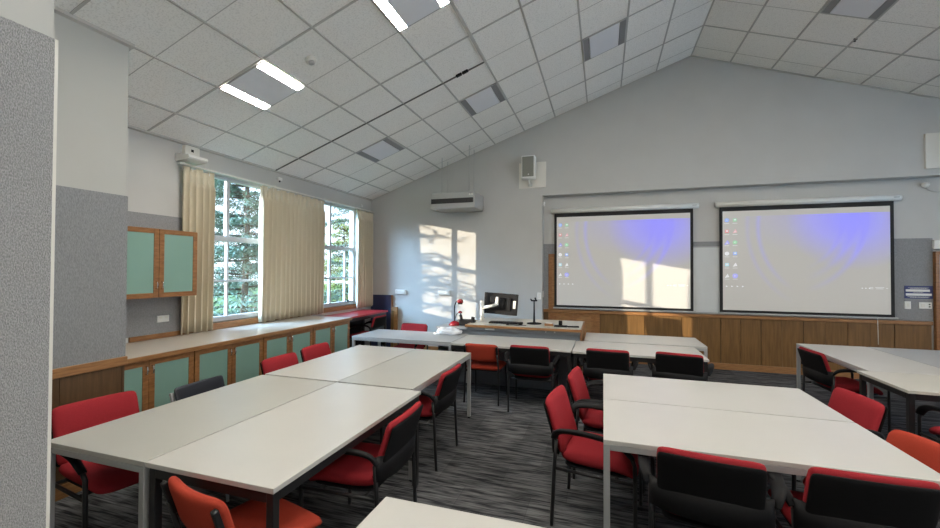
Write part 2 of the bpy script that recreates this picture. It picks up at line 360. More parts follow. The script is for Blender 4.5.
# window wall with two openings
W1 = (3.62, 5.02, 0.96, 2.88); W2 = (6.08, 7.20, 0.96, 2.88)
w = MB(); T = 0.2
def wl_(y0, y1, z0, z1): w.box(XL-T, XL, y0, y1, z0, z1, 'wall')
zt = cz(XL)
wl_(YB-0.2, W1[0], 0, zt); wl_(W1[0], W1[1], 0, W1[2]); wl_(W1[0], W1[1], W1[3], zt); wl_(W1[1], W2[0], 0, zt)
wl_(W2[0], W2[1], 0, W2[2]); wl_(W2[0], W2[1], W2[3], zt); wl_(W2[1], BY+0.15, 0, zt)
struct(w, 'wall_left')
def window(name, Wd, mull, upper_only, bars, barz):
    y0, y1, z0, z1 = Wd; xa, xb = XL-0.15, XL-0.07; fr = 0.045
    r = thing(name, None, None, (0, 0, 0)); r['kind'] = 'structure'
    f = MB()
    for a in ((y0, y0+fr, z0, z1), (y1-fr, y1, z0, z1), (y0+fr, y1-fr, z0, z0+fr+0.02), (y0+fr, y1-fr, z1-fr, z1)): f.box(xa, xb, a[0], a[1], a[2], a[3], 'winframe', 0.004)
    f.box(xa, xb, y0+fr, y1-fr, 2.02, 2.09, 'winframe', 0.004)
    f.box(xa+0.02, xb-0.01, mull-0.024, mull+0.024, 2.09 if upper_only else z0+fr, z1-fr, 'winframe', 0.004)
    f.build('window_frame', r)
    bb = MB()
    for yb in bars: bb.box(xa+0.02, xb-0.015, yb-0.013, yb+0.013, z0+fr, 2.02, 'winframe', 0.003)
    bb.box(xa+0.021, xb-0.016, y0+fr, y1-fr, barz-0.013, barz+0.013, 'winframe', 0.003)
    bb.build('glazing_bar', r)
    MB().box((xa+xb)/2-0.003, (xa+xb)/2+0.003, y0+fr, y1-fr, z0+fr, z1-fr, 'glass').build('pane', r)
    MB().box(XL-0.07, XL+0.012, y0-0.04, y1+0.04, z0-0.035, z0, 'wood_h', 0.004).build('window_sill', r)
    h = MB(); h.box(xb-0.002, xb+0.03, y1-0.25, y1-0.22, z0+0.05, z0+0.09, 'black', 0.004); h.box(xb+0.02, xb+0.035, y1-0.27, y1-0.15, z0+0.06, z0+0.075, 'black', 0.003)
    h.build('handle', r)
    return r
window('window_1', W1, 4.25, True, [4.26], 1.49)
window('window_2', W2, 6.44, False, [6.91], 1.49)
t = MB(); t.box(XL-0.04, XL+0.018, 3.0, FY, 0.875, 0.93, 'wood_h', 0.004); struct(t, 'trim_3')
t = MB(); t.box(XL, XL+0.012, 2.35, 3.62, 0.93, 2.25, 'pinboard'); t.box(XL, XL+0.012, 5.02, 6.08, 0.93, 2.25, 'pinboard'); struct(t, 'wall_left_pinboard')

# front wall with the wide recess
f = MB()
f.prism([(XL-0.2, 0), (-1.08, 0), (-1.08, 3.05), (XR+0.2, 3.05), (XR+0.2, cz(XR+0.2)+0.05), (RX, RZ+0.05), (XL-0.2, cz(XL-0.2)+0.05)], 'y', FY, BY, 'wall')
f.box(XL-0.2, XR+0.2, BY, BY+0.15, 0, 3.4, 'wall')
struct(f, 'wall_front')
t = MB(); t.box(-1.08, 4.64, BY-0.012, BY, 0.92, 2.15, 'pinboard'); struct(t, 'wall_front_pinboard')
t = MB()
jx = [-0.05, 0.70, 1.29, 1.88, 2.46, 3.04, 3.61, 4.18, 4.62]
for a, b2 in zip(jx[:-1], jx[1:]):
    mid = (a+b2)/2
    t.box(a+0.006, mid-0.0015, BY-0.018, BY, 0.10, 0.86, 'veneer'); t.box(mid+0.0015, b2-0.006, BY-0.018, BY, 0.10, 0.86, 'veneer')
t.box(-1.08, 4.62, BY-0.006, BY, 0.10, 0.86, 'veneer_dark')
t.box(-1.08, -0.99, BY-0.018, BY, 0.10, 0.86, 'veneer_dark')
struct(t, 'wall_front_panelling')
t = MB(); t.box(-1.08, 4.62, BY-0.045, BY, 0.86, 0.915, 'wood_h', 0.006); struct(t, 'trim_4')
t = MB(); t.box(-1.08, 4.62, BY-0.03, BY, 0.0, 0.105, 'wood_h', 0.004); struct(t, 'baseboard_front')
t = MB(); t.box(XL, -1.08, FY-0.018, FY, 0.0, 0.10, 'wood_h', 0.004); struct(t, 'baseboard_front_left')
# other walls
RW = (-2.6, 6.6, 0.80, 2.88); f = MB()
f.box(XR, XR+0.2, YB-0.2, RW[0], 0, cz(XR), 'wall'); f.box(XR, XR+0.2, RW[1], BY+0.15, 0, cz(XR), 'wall')
f.box(XR, XR+0.2, RW[0], RW[1], 0, RW[2], 'wall'); f.box(XR, XR+0.2, RW[0], RW[1], RW[3], cz(XR), 'wall'); struct(f, 'wall_right')
f = MB(); f.prism([(XL-0.2, 0), (XR+0.2, 0), (XR+0.2, cz(XR+0.2)+0.05), (RX, RZ+0.05), (XL-0.2, cz(XL-0.2)+0.05)], 'y', YB-0.2, YB, 'wall'); struct(f, 'wall_back')
r = thing('added_window', None, None); r['kind'] = 'structure'  # unseen window, added to brighten the right side of the room
f = MB()
for k in range(9):
    yy = RW[0]+(RW[1]-RW[0])*k/8; f.box(XR+0.08, XR+0.15, yy-0.03, yy+0.03, RW[2], RW[3], 'winframe', 0.004)
for zz in (RW[2], 2.05, RW[3]-0.05): f.box(XR+0.085, XR+0.145, RW[0], RW[1], zz, zz+0.05, 'winframe')
f.build('window_frame', r); MB().box(XR+0.112, XR+0.118, RW[0], RW[1], RW[2], RW[3], 'glass').build('pane', r)
# built-out wall with timber dado beside the cupboards
x1 = -3.70; ye = 2.32
f = MB(); f.prism([(XL, 0), (x1, 0), (x1, cz(x1)-0.03), (XL, cz(XL)-0.03)], 'y', 0.68, ye, 'cream_wall'); struct(f, 'wall_side')
f = MB(); f.box(x1, x1+0.012, 0.68, ye+0.004, 0.94, 2.24, 'pinboard'); struct(f, 'wall_side_pinboard')
f = MB()
yy = 0.70
while yy < ye:
    f.box(x1, x1+0.012, yy+0.002, min(yy+0.40, ye)-0.002, 0.1, 0.87, 'veneer_dark'); yy += 0.40
f.box(x1, x1+0.004, 0.68, ye, 0.1, 0.87, 'veneer_dark')
struct(f, 'wall_side_panelling')
f = MB(); f.box(x1, x1+0.03, 0.68, ye+0.01, 0.87, 0.94, 'wood_h', 0.004); struct(f, 'trim_5')
f = MB(); f.box(x1, x1+0.02, 0.68, ye, 0, 0.1, 'wood_h', 0.004); struct(f, 'baseboard_side')
f = MB(); f.prism([(x1, cz(x1)-0.03), (x1+0.025, cz(x1+0.025)-0.025), (x1+0.025, cz(x1+0.025)), (x1, cz(x1))], 'y', 0.68, ye+0.03, 'grid')
f.prism([(XL, cz(XL)-0.03), (x1, cz(x1)-0.03), (x1, cz(x1)), (XL, cz(XL))], 'y', ye, ye+0.025, 'grid'); struct(f, 'trim_6')
# near wall corner, fabric lined, just beside the camera
x2 = -1.40; ye2 = 0.695
f = MB(); f.prism([(XL, 0), (x2, 0), (x2, cz(x2)+0.02), (XL, cz(XL)+0.02)], 'y', YB, ye2, 'cream_wall'); struct(f, 'wall_near')
f = MB(); f.box(x2, x2+0.014, YB, ye2-0.004, 0.0, 2.26, 'loop_fabric'); struct(f, 'wall_near_pinboard')
f = MB(); f.box(x2-0.002, x2+0.013, ye2-0.004, ye2+0.004, 0.0, 2.26, 'offwhite'); struct(f, 'trim_7')

# glazed door at the right end of the recess
d = thing('door_1', None, None, (4.64, BY-0.01, 0)); d['kind'] = 'structure'
f = MB(); f.box(0, 0.045, -0.06, 0, 0, 1.95, 'wood', 0.003); f.box(0.96, 1.005, -0.06, 0, 0, 1.95, 'wood', 0.003); f.box(0.045, 0.96, -0.06, 0, 1.905, 1.95, 'wood', 0.003); f.build('door_frame', d)
f = MB(); f.box(0.05, 0.955, -0.045, -0.005, 0.01, 1.90, 'silver', 0.003); f.build('door_leaf', d)
f = MB(); f.box(0.075, 0.93, -0.05, -0.044, 0.1, 1.87, 'door_glass'); f.build('door_glass', d)
f = MB(); f.box(0.055, 0.07, -0.075, -0.045, 0.95, 1.15, 'chrome', 0.003); f.build('handle', d)

# ------------------------------------------------------------------ outside
struct(MB().box(-60, XL-0.25, -40, 60, -1.2, -1.0, 'grass').box(XR+0.25, 60, -40, 60, -0.3, -0.1, 'bounce_ground'), 'ground')
def tree(h, r, mat, seed, dense, layers):
    rd = random.Random(seed); t = MB(); t.tube([(0, 0, 0), (0.1, 0.05, h*0.5), (0, 0, h)], [0.12, 0.08, 0.02], 'bark', 9)
    for q in range(layers*7):
        zz = h*rd.uniform(0.08, 0.98); rr_ = r*(1-0.8*zz/h)*rd.uniform(0.6, 1.1); a = rd.random()*2*PI; L_ = rr_; dr_ = rd.uniform(-0.1, 0.25)
        t.tube([(0, 0, zz), (math.cos(a)*L_*0.5, math.sin(a)*L_*0.5, zz+0.1-dr_*L_*0.25), (math.cos(a)*L_, math.sin(a)*L_, zz-dr_*L_)], [0.03, 0.018, 0.005], 'bark', 4)
        for s_ in range(int(L_*dense)):
            k_ = 0.12+0.88*rd.random()**0.8; d_ = L_*k_; wob = (rd.random()-.5)*0.9*(1.15-k_)*L_*0.8
            p = Vector((math.cos(a)*d_-math.sin(a)*wob, math.sin(a)*d_+math.cos(a)*wob, zz+0.08-dr_*d_*k_+rd.uniform(-0.10, 0.10)-0.15*abs(wob)))
            leaves.append((p, 0.022+0.045*rd.random(), rd.random()*2*PI, rd.uniform(-0.8, 0.8)))
    return t
def make_tree(name, label, x, y, h, r, mat, seed, dense=60, layers=14):
    global leaves, br
    leaves = []; br = []
    root = thing(name, label, 'tree', (x, y, -1.0)); t = tree(h, r, mat, seed, dense, layers)
    t.build('trunk', root)
    lf = MB(); k = lf.mi(mat)
    for p, s_, a, ti in leaves:
        dx = Vector((math.cos(a), math.sin(a), ti))*s_*1.6; dy = Vector((-math.sin(a), math.cos(a), -ti*0.5))*s_*0.5
        vs = [lf.bm.verts.new(p-dx), lf.bm.verts.new(p+dy), lf.bm.verts.new(p+dx), lf.bm.verts.new(p-dy)]
        fc = lf.bm.faces.new(vs); fc.material_index = k
    lf.build('crown', root); return root
make_tree('conifer_tree', 'dark green conifer filling the first window', -11.6, 10.9, 9.0, 3.4, 'needles', 3, 150, 24)
make_tree('conifer_tree', 'taller conifer further off behind the first window', -20.5, 15.5, 15.0, 5.0, 'needles', 9, 80, 26)
make_tree('conifer_tree', 'open branched conifer seen in the second window', -11.2, 17.6, 10.0, 3.2, 'needles', 5, 110, 20)
make_tree('leafy_tree', 'yellow green tree low in the second window', -16.5, 23.5, 6.0, 3.2, 'needles_y', 12, 110, 16)
make_tree('conifer_tree', 'sparse conifer beside the building that dapples the sun on the wall', -9.7, 3.85, 5.4, 2.1, 'needles', 21, 24, 12)

# ------------------------------------------------------------------ ceiling lights and fittings
def troffer(lit):
    r = thing('ceiling_light', 'x', 'ceiling light', (0, 0, 0)); r.rotation_mode = 'XYZ'
    f = MB(); hw, hl = 0.295, 0.295
    for a in ((-hw, hw, -hl, -hl+0.012), (-hw, hw, hl-0.012, hl), (-hw, -hw+0.012, -hl+0.012, hl-0.012), (hw-0.012, hw, -hl+0.012, hl-0.012)): f.box(a[0], a[1], a[2], a[3], -0.010, 0.004, 'grey_metal', 0.002)
    f.build('frame', r)
    MB().box(-hw+0.10, hw-0.10, -hl+0.012, hl-0.012, -0.009, 0.002, 'panel').build('centre_panel', r)
    for s_ in (-1, 1):
        q = MB().box(s_*(hw-0.012), s_*(hw-0.092), -hl+0.014, hl-0.014, -0.008, 0.002, 'strip' if lit else 'unlit').build('diffuser', r)
    return r
lit0 = troffer(True); unlit0 = troffer(False)
used = {True: False, False: False}
def place_light(lit, x, y, label, group=None):
    src = lit0 if lit else unlit0
    o = src if not used[lit] else copy_tree(src)
    used[lit] = True
    o.location = (x, y, cz(x)-0.012); o.rotation_euler = (0, -TH if x < RX else TH, 0)
    o['label'] = label
    if group: o['group'] = group
    elif 'group' in o: del o['group']
def gx(k_): return RX+(k_+0.5)*PX+(0.03 if k_ < 0 else 0)
G_ = 'recessed ceiling lights'
place_light(True, gx(-9), 3.445, 'lit recessed ceiling light nearest the window wall', G_)
place_light(True, gx(-6), 3.445, 'lit recessed ceiling light cut by the top edge of the picture', G_)
place_light(False, gx(-9), 5.86, 'unlit recessed ceiling light lowest on the slope, nearest the windows', G_)
place_light(False, gx(-6), 5.86, 'unlit recessed ceiling light just beyond the black brackets', G_)
place_light(False, gx(-3), 5.86, 'unlit recessed ceiling light with grey side strips just left of the ridge', G_)
place_light(False, gx(2), 5.86, 'unlit recessed ceiling light on the right hand slope of the ceiling', G_)
for x_, y_ in ((gx(-3), 3.445), (gx(2), 3.445), (gx(5), 3.445), (gx(8), 3.445), (gx(-6), 1.0), (gx(-3), 1.0), (gx(2), 1.0), (gx(5), 1.0), (gx(8), 1.0), (gx(-3), -1.4), (gx(2), -1.4), (gx(6), -1.4)):
    place_light(True, x_, y_, 'lit recessed ceiling light over the back of the room behind the viewer', 'lit ceiling lights over the back of the room')

def on_slope(o, x, y, dz=0.0):
    o.location = (x, y, cz(x)-dz); o.rotation_euler = (0, -TH if x < RX else TH, 0)
r = thing('smoke_detector', 'round cream smoke detector on the ceiling beside the lit light', 'smoke detector'); on_slope(r, -2.84, 3.46)
MB().lathe([(0.055, 0), (0.055, -0.02), (0.045, -0.03)], (0, 0, 0), 'offwhite').build('base', r)
MB().lathe([(0.03, -0.03), (0.03, -0.05), (0.012, -0.055)], (0, 0, 0), 'grey_metal').build('sensor_head', r)
r = thing('fire_sprinkler', 'tiny dark sprinkler head on the right hand ceiling slope', 'sprinkler'); on_slope(r, 3.14, 6.61)
MB().lathe([(0.022, 0), (0.022, -0.006), (0.008, -0.01), (0.008, -0.03)], (0, 0, 0), 'grid_dark', 12).build('escutcheon', r)
MB().lathe([(0.014, -0.03), (0.014, -0.036)], (0, 0, 0), 'black_metal', 12).build('deflector', r)
r = thing('ceiling_clip', 'pair of small black brackets hanging at the dark ceiling joint', 'bracket'); on_slope(r, -1.72, 4.95)
MB().box(-0.09, -0.012, -0.014, 0.014, -0.032, 0, 'black', 0.003).build('bracket_plate', r)
MB().box(0.0, 0.08, -0.014, 0.014, -0.032, 0, 'black', 0.003).build('bracket_plate', r)

# small white fitting high on the window wall
r = thing('emergency_light', 'small white wall unit on a bracket above the first curtain', 'wall unit', (XL, 3.52, 2.90))
MB().box(0, 0.06, 0.02, 0.20, 0.10, 0.21, 'offwhite', 0.006).build('mounting_box', r)
mb = MB(); mb.prism([(0, 0.0), (0.20, 0.02), (0.22, 0.035), (0.21, 0.065), (0.0, 0.09)], 'y', -0.06, 0.18, 'white'); mb.build('housing', r)
MB().box(0.06, 0.064, 0.09, 0.12, 0.14, 0.17, 'black').build('knob', r)
r = thing('camera_sensor', 'small white sensor on the window wall under the dark ceiling joint', 'sensor', (XL, 5.05, 3.0)); MB().box(0, 0.05, -0.04, 0.04, 0, 0.05, 'white', 0.01).build('housing', r); MB().lathe([(0.012, 0), (0.012, -0.02), (0.004, -0.025)], (0.03, 0, 0), 'black', 10).build('lens', r)
r = thing('camera_sensor', 'tiny white box on the window wall above the corner curtain', 'sensor', (XL, 7.30, 2.93)); MB().box(0, 0.03, -0.04, 0.04, 0, 0.05, 'white', 0.008).build('housing', r); MB().box(0.03, 0.033, -0.01, 0.01, 0.015, 0.03, 'grey_metal').build('lens', r)

# ------------------------------------------------------------------ curtains
def curtain(y0, y1, label, seed, xc_=-4.652, zb=0.885, ztp=2.845, folds_per_m=11):
    rd = random.Random(seed); n_ = int((y1-y0)*150); nf = (y1-y0)*folds_per_m
    ph = [rd.uniform(0, 6) for _ in range(4)]; rows = [0, 0.015, 0.045, 0.07, 0.11, 0.2, 0.35, 0.5, 0.65, 0.8, 0.92, 1.0]
    root = thing('curtain', label, 'curtain', (0, 0, 0), group='cream curtains on the window wall')
    v = []; f = []
    for ri, t_ in enumerate(rows):
        z_ = ztp+(zb-ztp)*t_
        for i in range(n_+1):
            u = i/n_; s_ = u*nf*2*PI+0.9*math.sin(u*nf*0.9+ph[0])+0.5*math.sin(u*nf*0.37+ph[1]+t_*0.8)
            amp = (0.022 if t_ < 0.02 else 0.016 if t_ < 0.1 else 0.040+0.010*math.sin(u*nf*0.5+ph[2]+t_*2))
            w1 = math.sin(s_); w1 = math.copysign(abs(w1)**0.75, w1)
            x_ = xc_+amp*w1+0.008*math.sin(2*s_+ph[3])*(0.3+t_)
            yy_ = y0+(y1-y0)*u+0.016*math.cos(s_+t_)
            zj = z_+(0.012*math.sin(s_*0.5+ph[1]) if t_ < 0.01 else 0.004+0.010*math.sin(s_*0.5+u*9+ph[2]) if t_ == 1.0 else 0)
            v.append((max(x_, XL+0.012), yy_, max(zj, 0.90 if 0 else 0.965 if False else 0.882)))
    w_ = n_+1
    for ri in range(len(rows)-1):
        for i in range(n_): f.append([ri*w_+i, ri*w_+i+1, (ri+1)*w_+i+1, (ri+1)*w_+i])
    a = MB(); a._add(v, f, 'curtain', True); o = a.build('curtain_fabric', root)
    sm = o.modifiers.new('thickness', 'SOLIDIFY'); sm.thickness = 0.004
    a = MB()
    k_ = 0
    while True:
        yp = y0+0.04+k_*0.11; k_ += 1
        if yp > y1-0.02: break
        a.box(xc_-0.045, xc_-0.012, yp-0.004, yp+0.004, ztp-0.04, ztp+0.005, 'white', 0.002)
    a.build('curtain_hooks', root)
    return root
curtain(3.49, 3.93, 'cream curtain hanging beside the wall cupboard', 1, folds_per_m=13)
curtain(4.645, 6.07, 'wide cream curtain hanging between the two windows', 2)
curtain(7.06, 7.64, 'cream curtain hanging in the corner by the red table', 3, folds_per_m=12)
r = thing('curtain_track', 'thin cream curtain track along the top of the windows', 'curtain rail', (0, 0, 0))
MB().box(-4.655, -4.625, 3.45, 7.68, 2.862, 2.880, 'offwhite', 0.003).build('rail', r)
mb = MB()
for y in (3.5, 4.9, 6.05, 7.5): mb.box(XL, -4.625, y-0.012, y+0.012, 2.878, 2.890, 'offwhite')
mb.build('brackets', r)

# ------------------------------------------------------------------ cupboards under the windows
zTop = 0.875
r = thing('benchtop', 'long beige laminate benchtop under the windows with timber edge', 'benchtop', (0, 0, 0))
MB().box(XL+0.02, -3.872, ye+0.002, 5.74, zTop-0.035, zTop, 'bench', 0.003).build('laminate_surface', r)
MB().box(-3.872, -3.85, ye+0.002, 5.74, zTop-0.040, zTop+0.001, 'wood_h', 0.004).build('timber_edge', r)
def knob_handle(mb, x, y, z):
    mb.tube([(x, y, z-0.035), (x+0.02, y, z-0.03), (x+0.025, y, z), (x+0.02, y, z+0.03), (x, y, z+0.035)], 0.005, 'chrome', 8)
def door_part(root, y0, y1, z0, z1, x, hy, hz):
    st = 0.05; d_ = MB()
    for a in ((y0, y0+st, z0, z1), (y1-st, y1, z0, z1), (y0+st, y1-st, z0, z0+st), (y0+st, y1-st, z1-st, z1)): d_.box(x-0.018, x, a[0], a[1], a[2], a[3], 'wood', 0.002)
    o = d_.build('door', root)
    MB().box(x-0.014, x-0.006, y0+st-0.003, y1-st+0.003, z0+st-0.003, z1-st+0.003, 'teal').build('door_panel', o, label='teal door panel')
    h = MB(); knob_handle(h, x, hy, hz); h.build('handle', o, label='chrome handle')
def base_unit(y0, ym, y1, label, nd=2):
    root = thing('base_cupboard', label, 'cupboard', (0, 0, 0), group='timber framed cupboards under the windows')
    b_ = MB(); x = -3.90
    b_.box(XL+0.02, x-0.001, y0, y0+0.016, 0.08, zTop-0.036, 'wood'); b_.box(XL+0.02, x-0.001, y1-0.016, y1, 0.08, zTop-0.036, 'wood')
    b_.box(XL+0.02, x-0.02, y0+0.016, y1-0.016, 0.08, 0.10, 'wood'); b_.box(XL+0.02, XL+0.035, y0+0.016, y1-0.016, 0.10, zTop-0.036, 'wood')
    b_.box(XL+0.035, x-0.02, y0+0.016, y1-0.016, zTop-0.06, zTop-0.036, 'wood')
    b_.build('body', root)
    MB().box(XL+0.05, x-0.06, y0, y1, 0, 0.08, 'black').build('plinth', root)
    if ym-y0 > 0.1: door_part(root, y0+0.004, ym-0.002, 0.09, zTop-0.045, x+0.018, ym-0.026, zTop-0.135)
    door_part(root, ym+0.002, y1-0.004, 0.09, zTop-0.045, x+0.018, ym+0.026, zTop-0.135)
base_unit(2.34, 2.64, 3.07, 'teal doored cupboard partly hidden by the built-out wall')
base_unit(3.075, 3.51, 3.945, 'teal doored cupboard under the first window behind the black chair')
base_unit(3.95, 4.39, 4.835, 'teal doored cupboard under the wide curtain behind two red chairs')
base_unit(4.84, 5.28, 5.72, 'teal doored end cupboard next to the red table')

root = thing('wall_cupboard', 'timber framed wall cupboard with two teal doors beside the curtain', 'cupboard', (0, 0, 0))
b_ = MB(); y0, y1, z0, z1, x = 2.36, 3.50, 1.35, 2.065, -4.40
b_.box(XL, x-0.02, y0, y0+0.02, z0, z1, 'wood'); b_.box(XL, x-0.02, y1-0.02, y1, z0, z1, 'wood'); b_.box(XL, x-0.02, y0+0.02, y1-0.02, z0, z0+0.02, 'wood')
b_.box(XL, x-0.02, y0+0.02, y1-0.02, z1-0.02, z1, 'wood'); b_.box(XL, XL+0.012, y0+0.02, y1-0.02, z0+0.02, z1-0.02, 'wood'); b_.build('body', root)
door_part(root, 2.64, 3.075, z0, z1, x, 3.05, z0+0.13); door_part(root, 3.08, y1, z0, z1, x, 3.106, z0+0.13)
b_ = MB(); b_.box(x-0.018, x, y0, 2.636, z0, z1, 'wood', 0.002); b_.build('side_panel', root)

def plate(name, label, cat, face, x, y, z, w_, h_, holes=(), d=0.012, proud=None):
    """face: '+x' on window wall, '-y' on front wall"""
    r = thing(name, label, cat, (x, y, z)); r.rotation_euler = (0, 0, 0 if face == '-y' else PI/2)
    MB().box(-w_/2, w_/2, -d, 0, -h_/2, h_/2, 'white', 0.003).build('cover_plate', r)
    q = MB()
    for hx, hz, hw_, hh_ in holes: q.box(hx-hw_/2, hx+hw_/2, -d-0.004, -d+0.001, hz-hh_/2, hz+hh_/2, 'offwhite' if hw_ > 0.02 else 'black', 0.001)
    if holes: q.build('switch', r)
    return r
plate('power_outlet', 'white double power outlet under the wall cupboard', 'power outlet', '+x', XL+0.012, 3.34, 1.09, 0.13, 0.075, [(-0.03, 0.015, 0.03, 0.02), (0.03, 0.015, 0.03, 0.02)])
for x_, lb in ((-4.0, 'white power outlet box on the front wall near the corner curtain'), (-3.03, 'white power outlet box on the front wall under the sun patch')):
    r = thing('power_outlet', lb, 'power outlet', (x_, FY, 1.19)); MB().box(-0.12, 0.12, -0.055, 0, -0.045, 0.045, 'white', 0.008).build('box', r)
    MB().box(-0.10, 0.10, -0.06, -0.054, -0.03, 0.03, 'offwhite', 0.002).build('cover_plate', r)
plate('light_switch', 'white switch plate on the front wall beside the recess', 'light switch', '-y', -1.135, FY, 1.17, 0.075, 0.13, [(0, 0.02, 0.025, 0.03), (0, -0.025, 0.025, 0.03)])
r = thing('light_switch', 'narrow white switch on the side face of the recess', 'light switch', (-1.08, 7.81, 1.20)); MB().box(0, 0.01, -0.03, 0.03, -0.06, 0.06, 'white', 0.003).build('cover_plate', r); MB().box(0.009, 0.014, -0.01, 0.01, -0.01, 0.02, 'offwhite').build('switch', r)
plate('light_switch', 'single white light switch on the grey pinboard below the blue sign', 'light switch', '-y', 4.34, BY-0.012, 1.15, 0.075, 0.115, [(0, 0.0, 0.025, 0.05)])
plate('power_outlet', 'wide white wall outlet under the blue sign by the door', 'power outlet', '-y', 4.545, BY-0.012, 1.15, 0.145, 0.095, [(0.045, 0.018, 0.018, 0.016), (0.045, -0.018, 0.018, 0.016), (-0.03, 0, 0.04, 0.05)])
r = thing('wall_sign', 'blue notice with white text bands on the grey pinboard by the door', 'sign', (4.47, BY-0.012, 1.345))
MB().box(-0.165, 0.165, -0.006, 0, -0.095, 0.095, 'sign_blue', 0.001).build('sign_board', r)
mb = MB(); mb.box(-0.15, 0.13, -0.008, -0.005, 0.008, 0.042, 'white'); mb.box(-0.15, 0.15, -0.008, -0.005, -0.052, -0.018, 'white')
mb.build('text_band', r, label='white text bands')
mb = MB(); rd = random.Random(4)
for zz, a, b2 in ((0.066, -0.12, 0.12), (0.056, -0.10, 0.10), (-0.003, -0.06, 0.05), (-0.068, -0.13, 0.13), (-0.078, -0.10, 0.11)):
    xx = a
    while xx < b2:
        q = rd.uniform(0.008, 0.022); mb.box(xx, min(xx+q, b2), -0.0075, -0.005, zz-0.003, zz+0.003, 'offwhite'); xx += q+0.005
mb.build('lettering', r)
r = thing('access_reader', 'white control box with a dark window above the door frame', 'control box', (4.70, BY-0.012, 2.05)); MB().box(-0.07, 0.25, -0.05, 0, -0.065, 0.065, 'white', 0.006).build('housing', r); MB().box(0.0, 0.2, -0.053, -0.049, -0.035, 0.045, 'black').build('display_window', r)

# ------------------------------------------------------------------ hanging heater
r = thing('hanging_heater', 'grey ceiling hung heater unit suspended on four rods', 'heater', (0, 0, 0))
mb = MB(); mb.box(-3.09, -2.22, 7.12, 7.69, 2.79, 3.09, 'grey_metal', 0.012); mb.build('casing', r)
mb = MB(); mb.box(-3.075, -2.255, 7.112, 7.13, 2.885, 2.975, 'black_metal'); s_ = mb.build('outlet_grille', r, label='black air outlet slot')
mb = MB()
for k in range(7): mb.box(-3.0+k*0.125, -2.995+k*0.125, 7.108, 7.116, 2.89, 2.97, 'black')
mb.build('vane', s_)
mb = MB(); mb.lathe([(0.018, 0), (0.018, 0.004)], (-2.315, 7.12, 3.035), 'white', 12, Matrix.Rotation(PI/2, 3, 'X')); mb.lathe([(0.018, 0), (0.018, 0.004)], (-2.27, 7.12, 3.035), 'white', 12, Matrix.Rotation(PI/2, 3, 'X')); mb.build('badge', r)
for x_ in (-2.90, -2.36):
    for y_ in (7.22, 7.52): MB().tube([(x_, y_, 3.08), (x_, y_, cz(x_))], 0.006, 'grey_metal', 8).build('hanging_rod', r)

# ------------------------------------------------------------------ speakers
r = thing('wall_speaker', 'grey fronted speaker on a cream board on the front wall', 'speaker', (0, FY, 0))
MB().box(-1.52, -1.01, -0.02, 0, 3.20, 3.68, 'offwhite', 0.003).build('backing_board', r)
MB().box(-1.435, -1.185, -0.24, -0.06, 3.34, 3.76, 'white', 0.012).build('cabinet', r)
MB().box(-1.415, -1.205, -0.248, -0.238, 3.37, 3.74, 'grille', 0.003).build('grille', r)
mb = MB(); mb.tube([(-1.30, -0.01, 3.27), (-1.30, -0.14, 3.28), (-1.30, -0.15, 3.36)], 0.02, 'white'); mb.lathe([(0.03, 0), (0.05, 0.02), (0.02, 0.05)], (-1.30, -0.06, 3.23), 'white', 12); mb.build('bracket', r)
MB().lathe([(0.012, 0), (0.012, 0.003)], (-1.30, -0.248, 3.41), 'white', 12, Matrix.Rotation(PI/2, 3, 'X')).build('badge', r)
r = thing('backing_board', 'pale square board high on the front wall at the right edge', 'board', (0, FY, 0))
MB().box(4.46, 5.0, -0.03, 0, 3.15, 3.66, 'offwhite', 0.003).build('wall_board', r)
MB().box(4.60, 4.86, -0.22, -0.06, 3.28, 3.60, 'white', 0.01, Matrix.Translation((0.22, 0, 0))).build('cabinet', r)
r = thing('dome_camera', 'small white dome under the recess edge above the second screen', 'dome camera', (4.54, BY, 2.93)); MB().lathe([(0.045, 0.0), (0.045, -0.03), (0.03, -0.055), (0.008, -0.065)], (0, -0.06, 0.03), 'white', 16).build('dome', r); MB().box(-0.02, 0.02, -0.07, 0, 0.02, 0.04, 'white').build('bracket', r)
MB().tube(smooth_path([(0.02, -0.01, 0.0), (0.06, -0.01, -0.06), (0.16, -0.01, -0.10), (0.30, -0.01, -0.10)]), 0.005, 'grey_metal', 6).build('cable', r)
r = thing('camera_sensor', 'tiny white sensor at the top left corner of the recess', 'sensor', (-1.08, 7.80, 2.90)); MB().box(0, 0.04, -0.03, 0.03, -0.04, 0.04, 'white', 0.01).build('housing', r); MB().box(0.039, 0.043, -0.01, 0.01, -0.015, 0.005, 'grey_metal').build('lens', r)

# ------------------------------------------------------------------ boards in the recess
r = thing('whiteboard', 'white marker board behind the two projector screens', 'whiteboard', (0, BY, 0))
MB().box(0.0, 2.9, -0.030, -0.0125, 0.95, 2.045, 'whiteboard', 0.002).build('writing_surface', r)
mb = MB(); mb.box(0.0, 2.9, -0.032, -0.0125, 2.045, 2.065, 'silver'); mb.box(0.0, 2.9, -0.032, -0.0125, 0.93, 0.95, 'silver'); mb.build('frame', r)
MB().box(0.0, 2.9, -0.04, -0.032, 0.925, 0.94, 'silver', 0.003).build('pen_tray', r)
r = thing('tall_timber_cupboard', 'tall orange timber cupboard behind the first projector screen', 'cupboard', (0, BY, 0))
mb = MB(); mb.box(-0.985, -0.055, -0.022, -0.0125, 0.0, 1.96, 'wood'); mb.build('body', r)
for a, b2, z0, z1 in ((-0.975, -0.53, 0.935, 1.95), (-0.52, -0.065, 0.935, 1.95), (-0.90, -0.53, 0.12, 0.85), (-0.52, -0.15, 0.12, 0.85)):
    mb = MB(); mb.box(a, b2, -0.034, -0.022, z0, z1, 'wood', 0.002); o = mb.build('door', r)
    mb = MB(); mb.box(a+0.06, b2-0.06, -0.037, -0.0335, z0+0.06, z1-0.06, 'wood_h', 0.002); mb.build('door_panel', o)

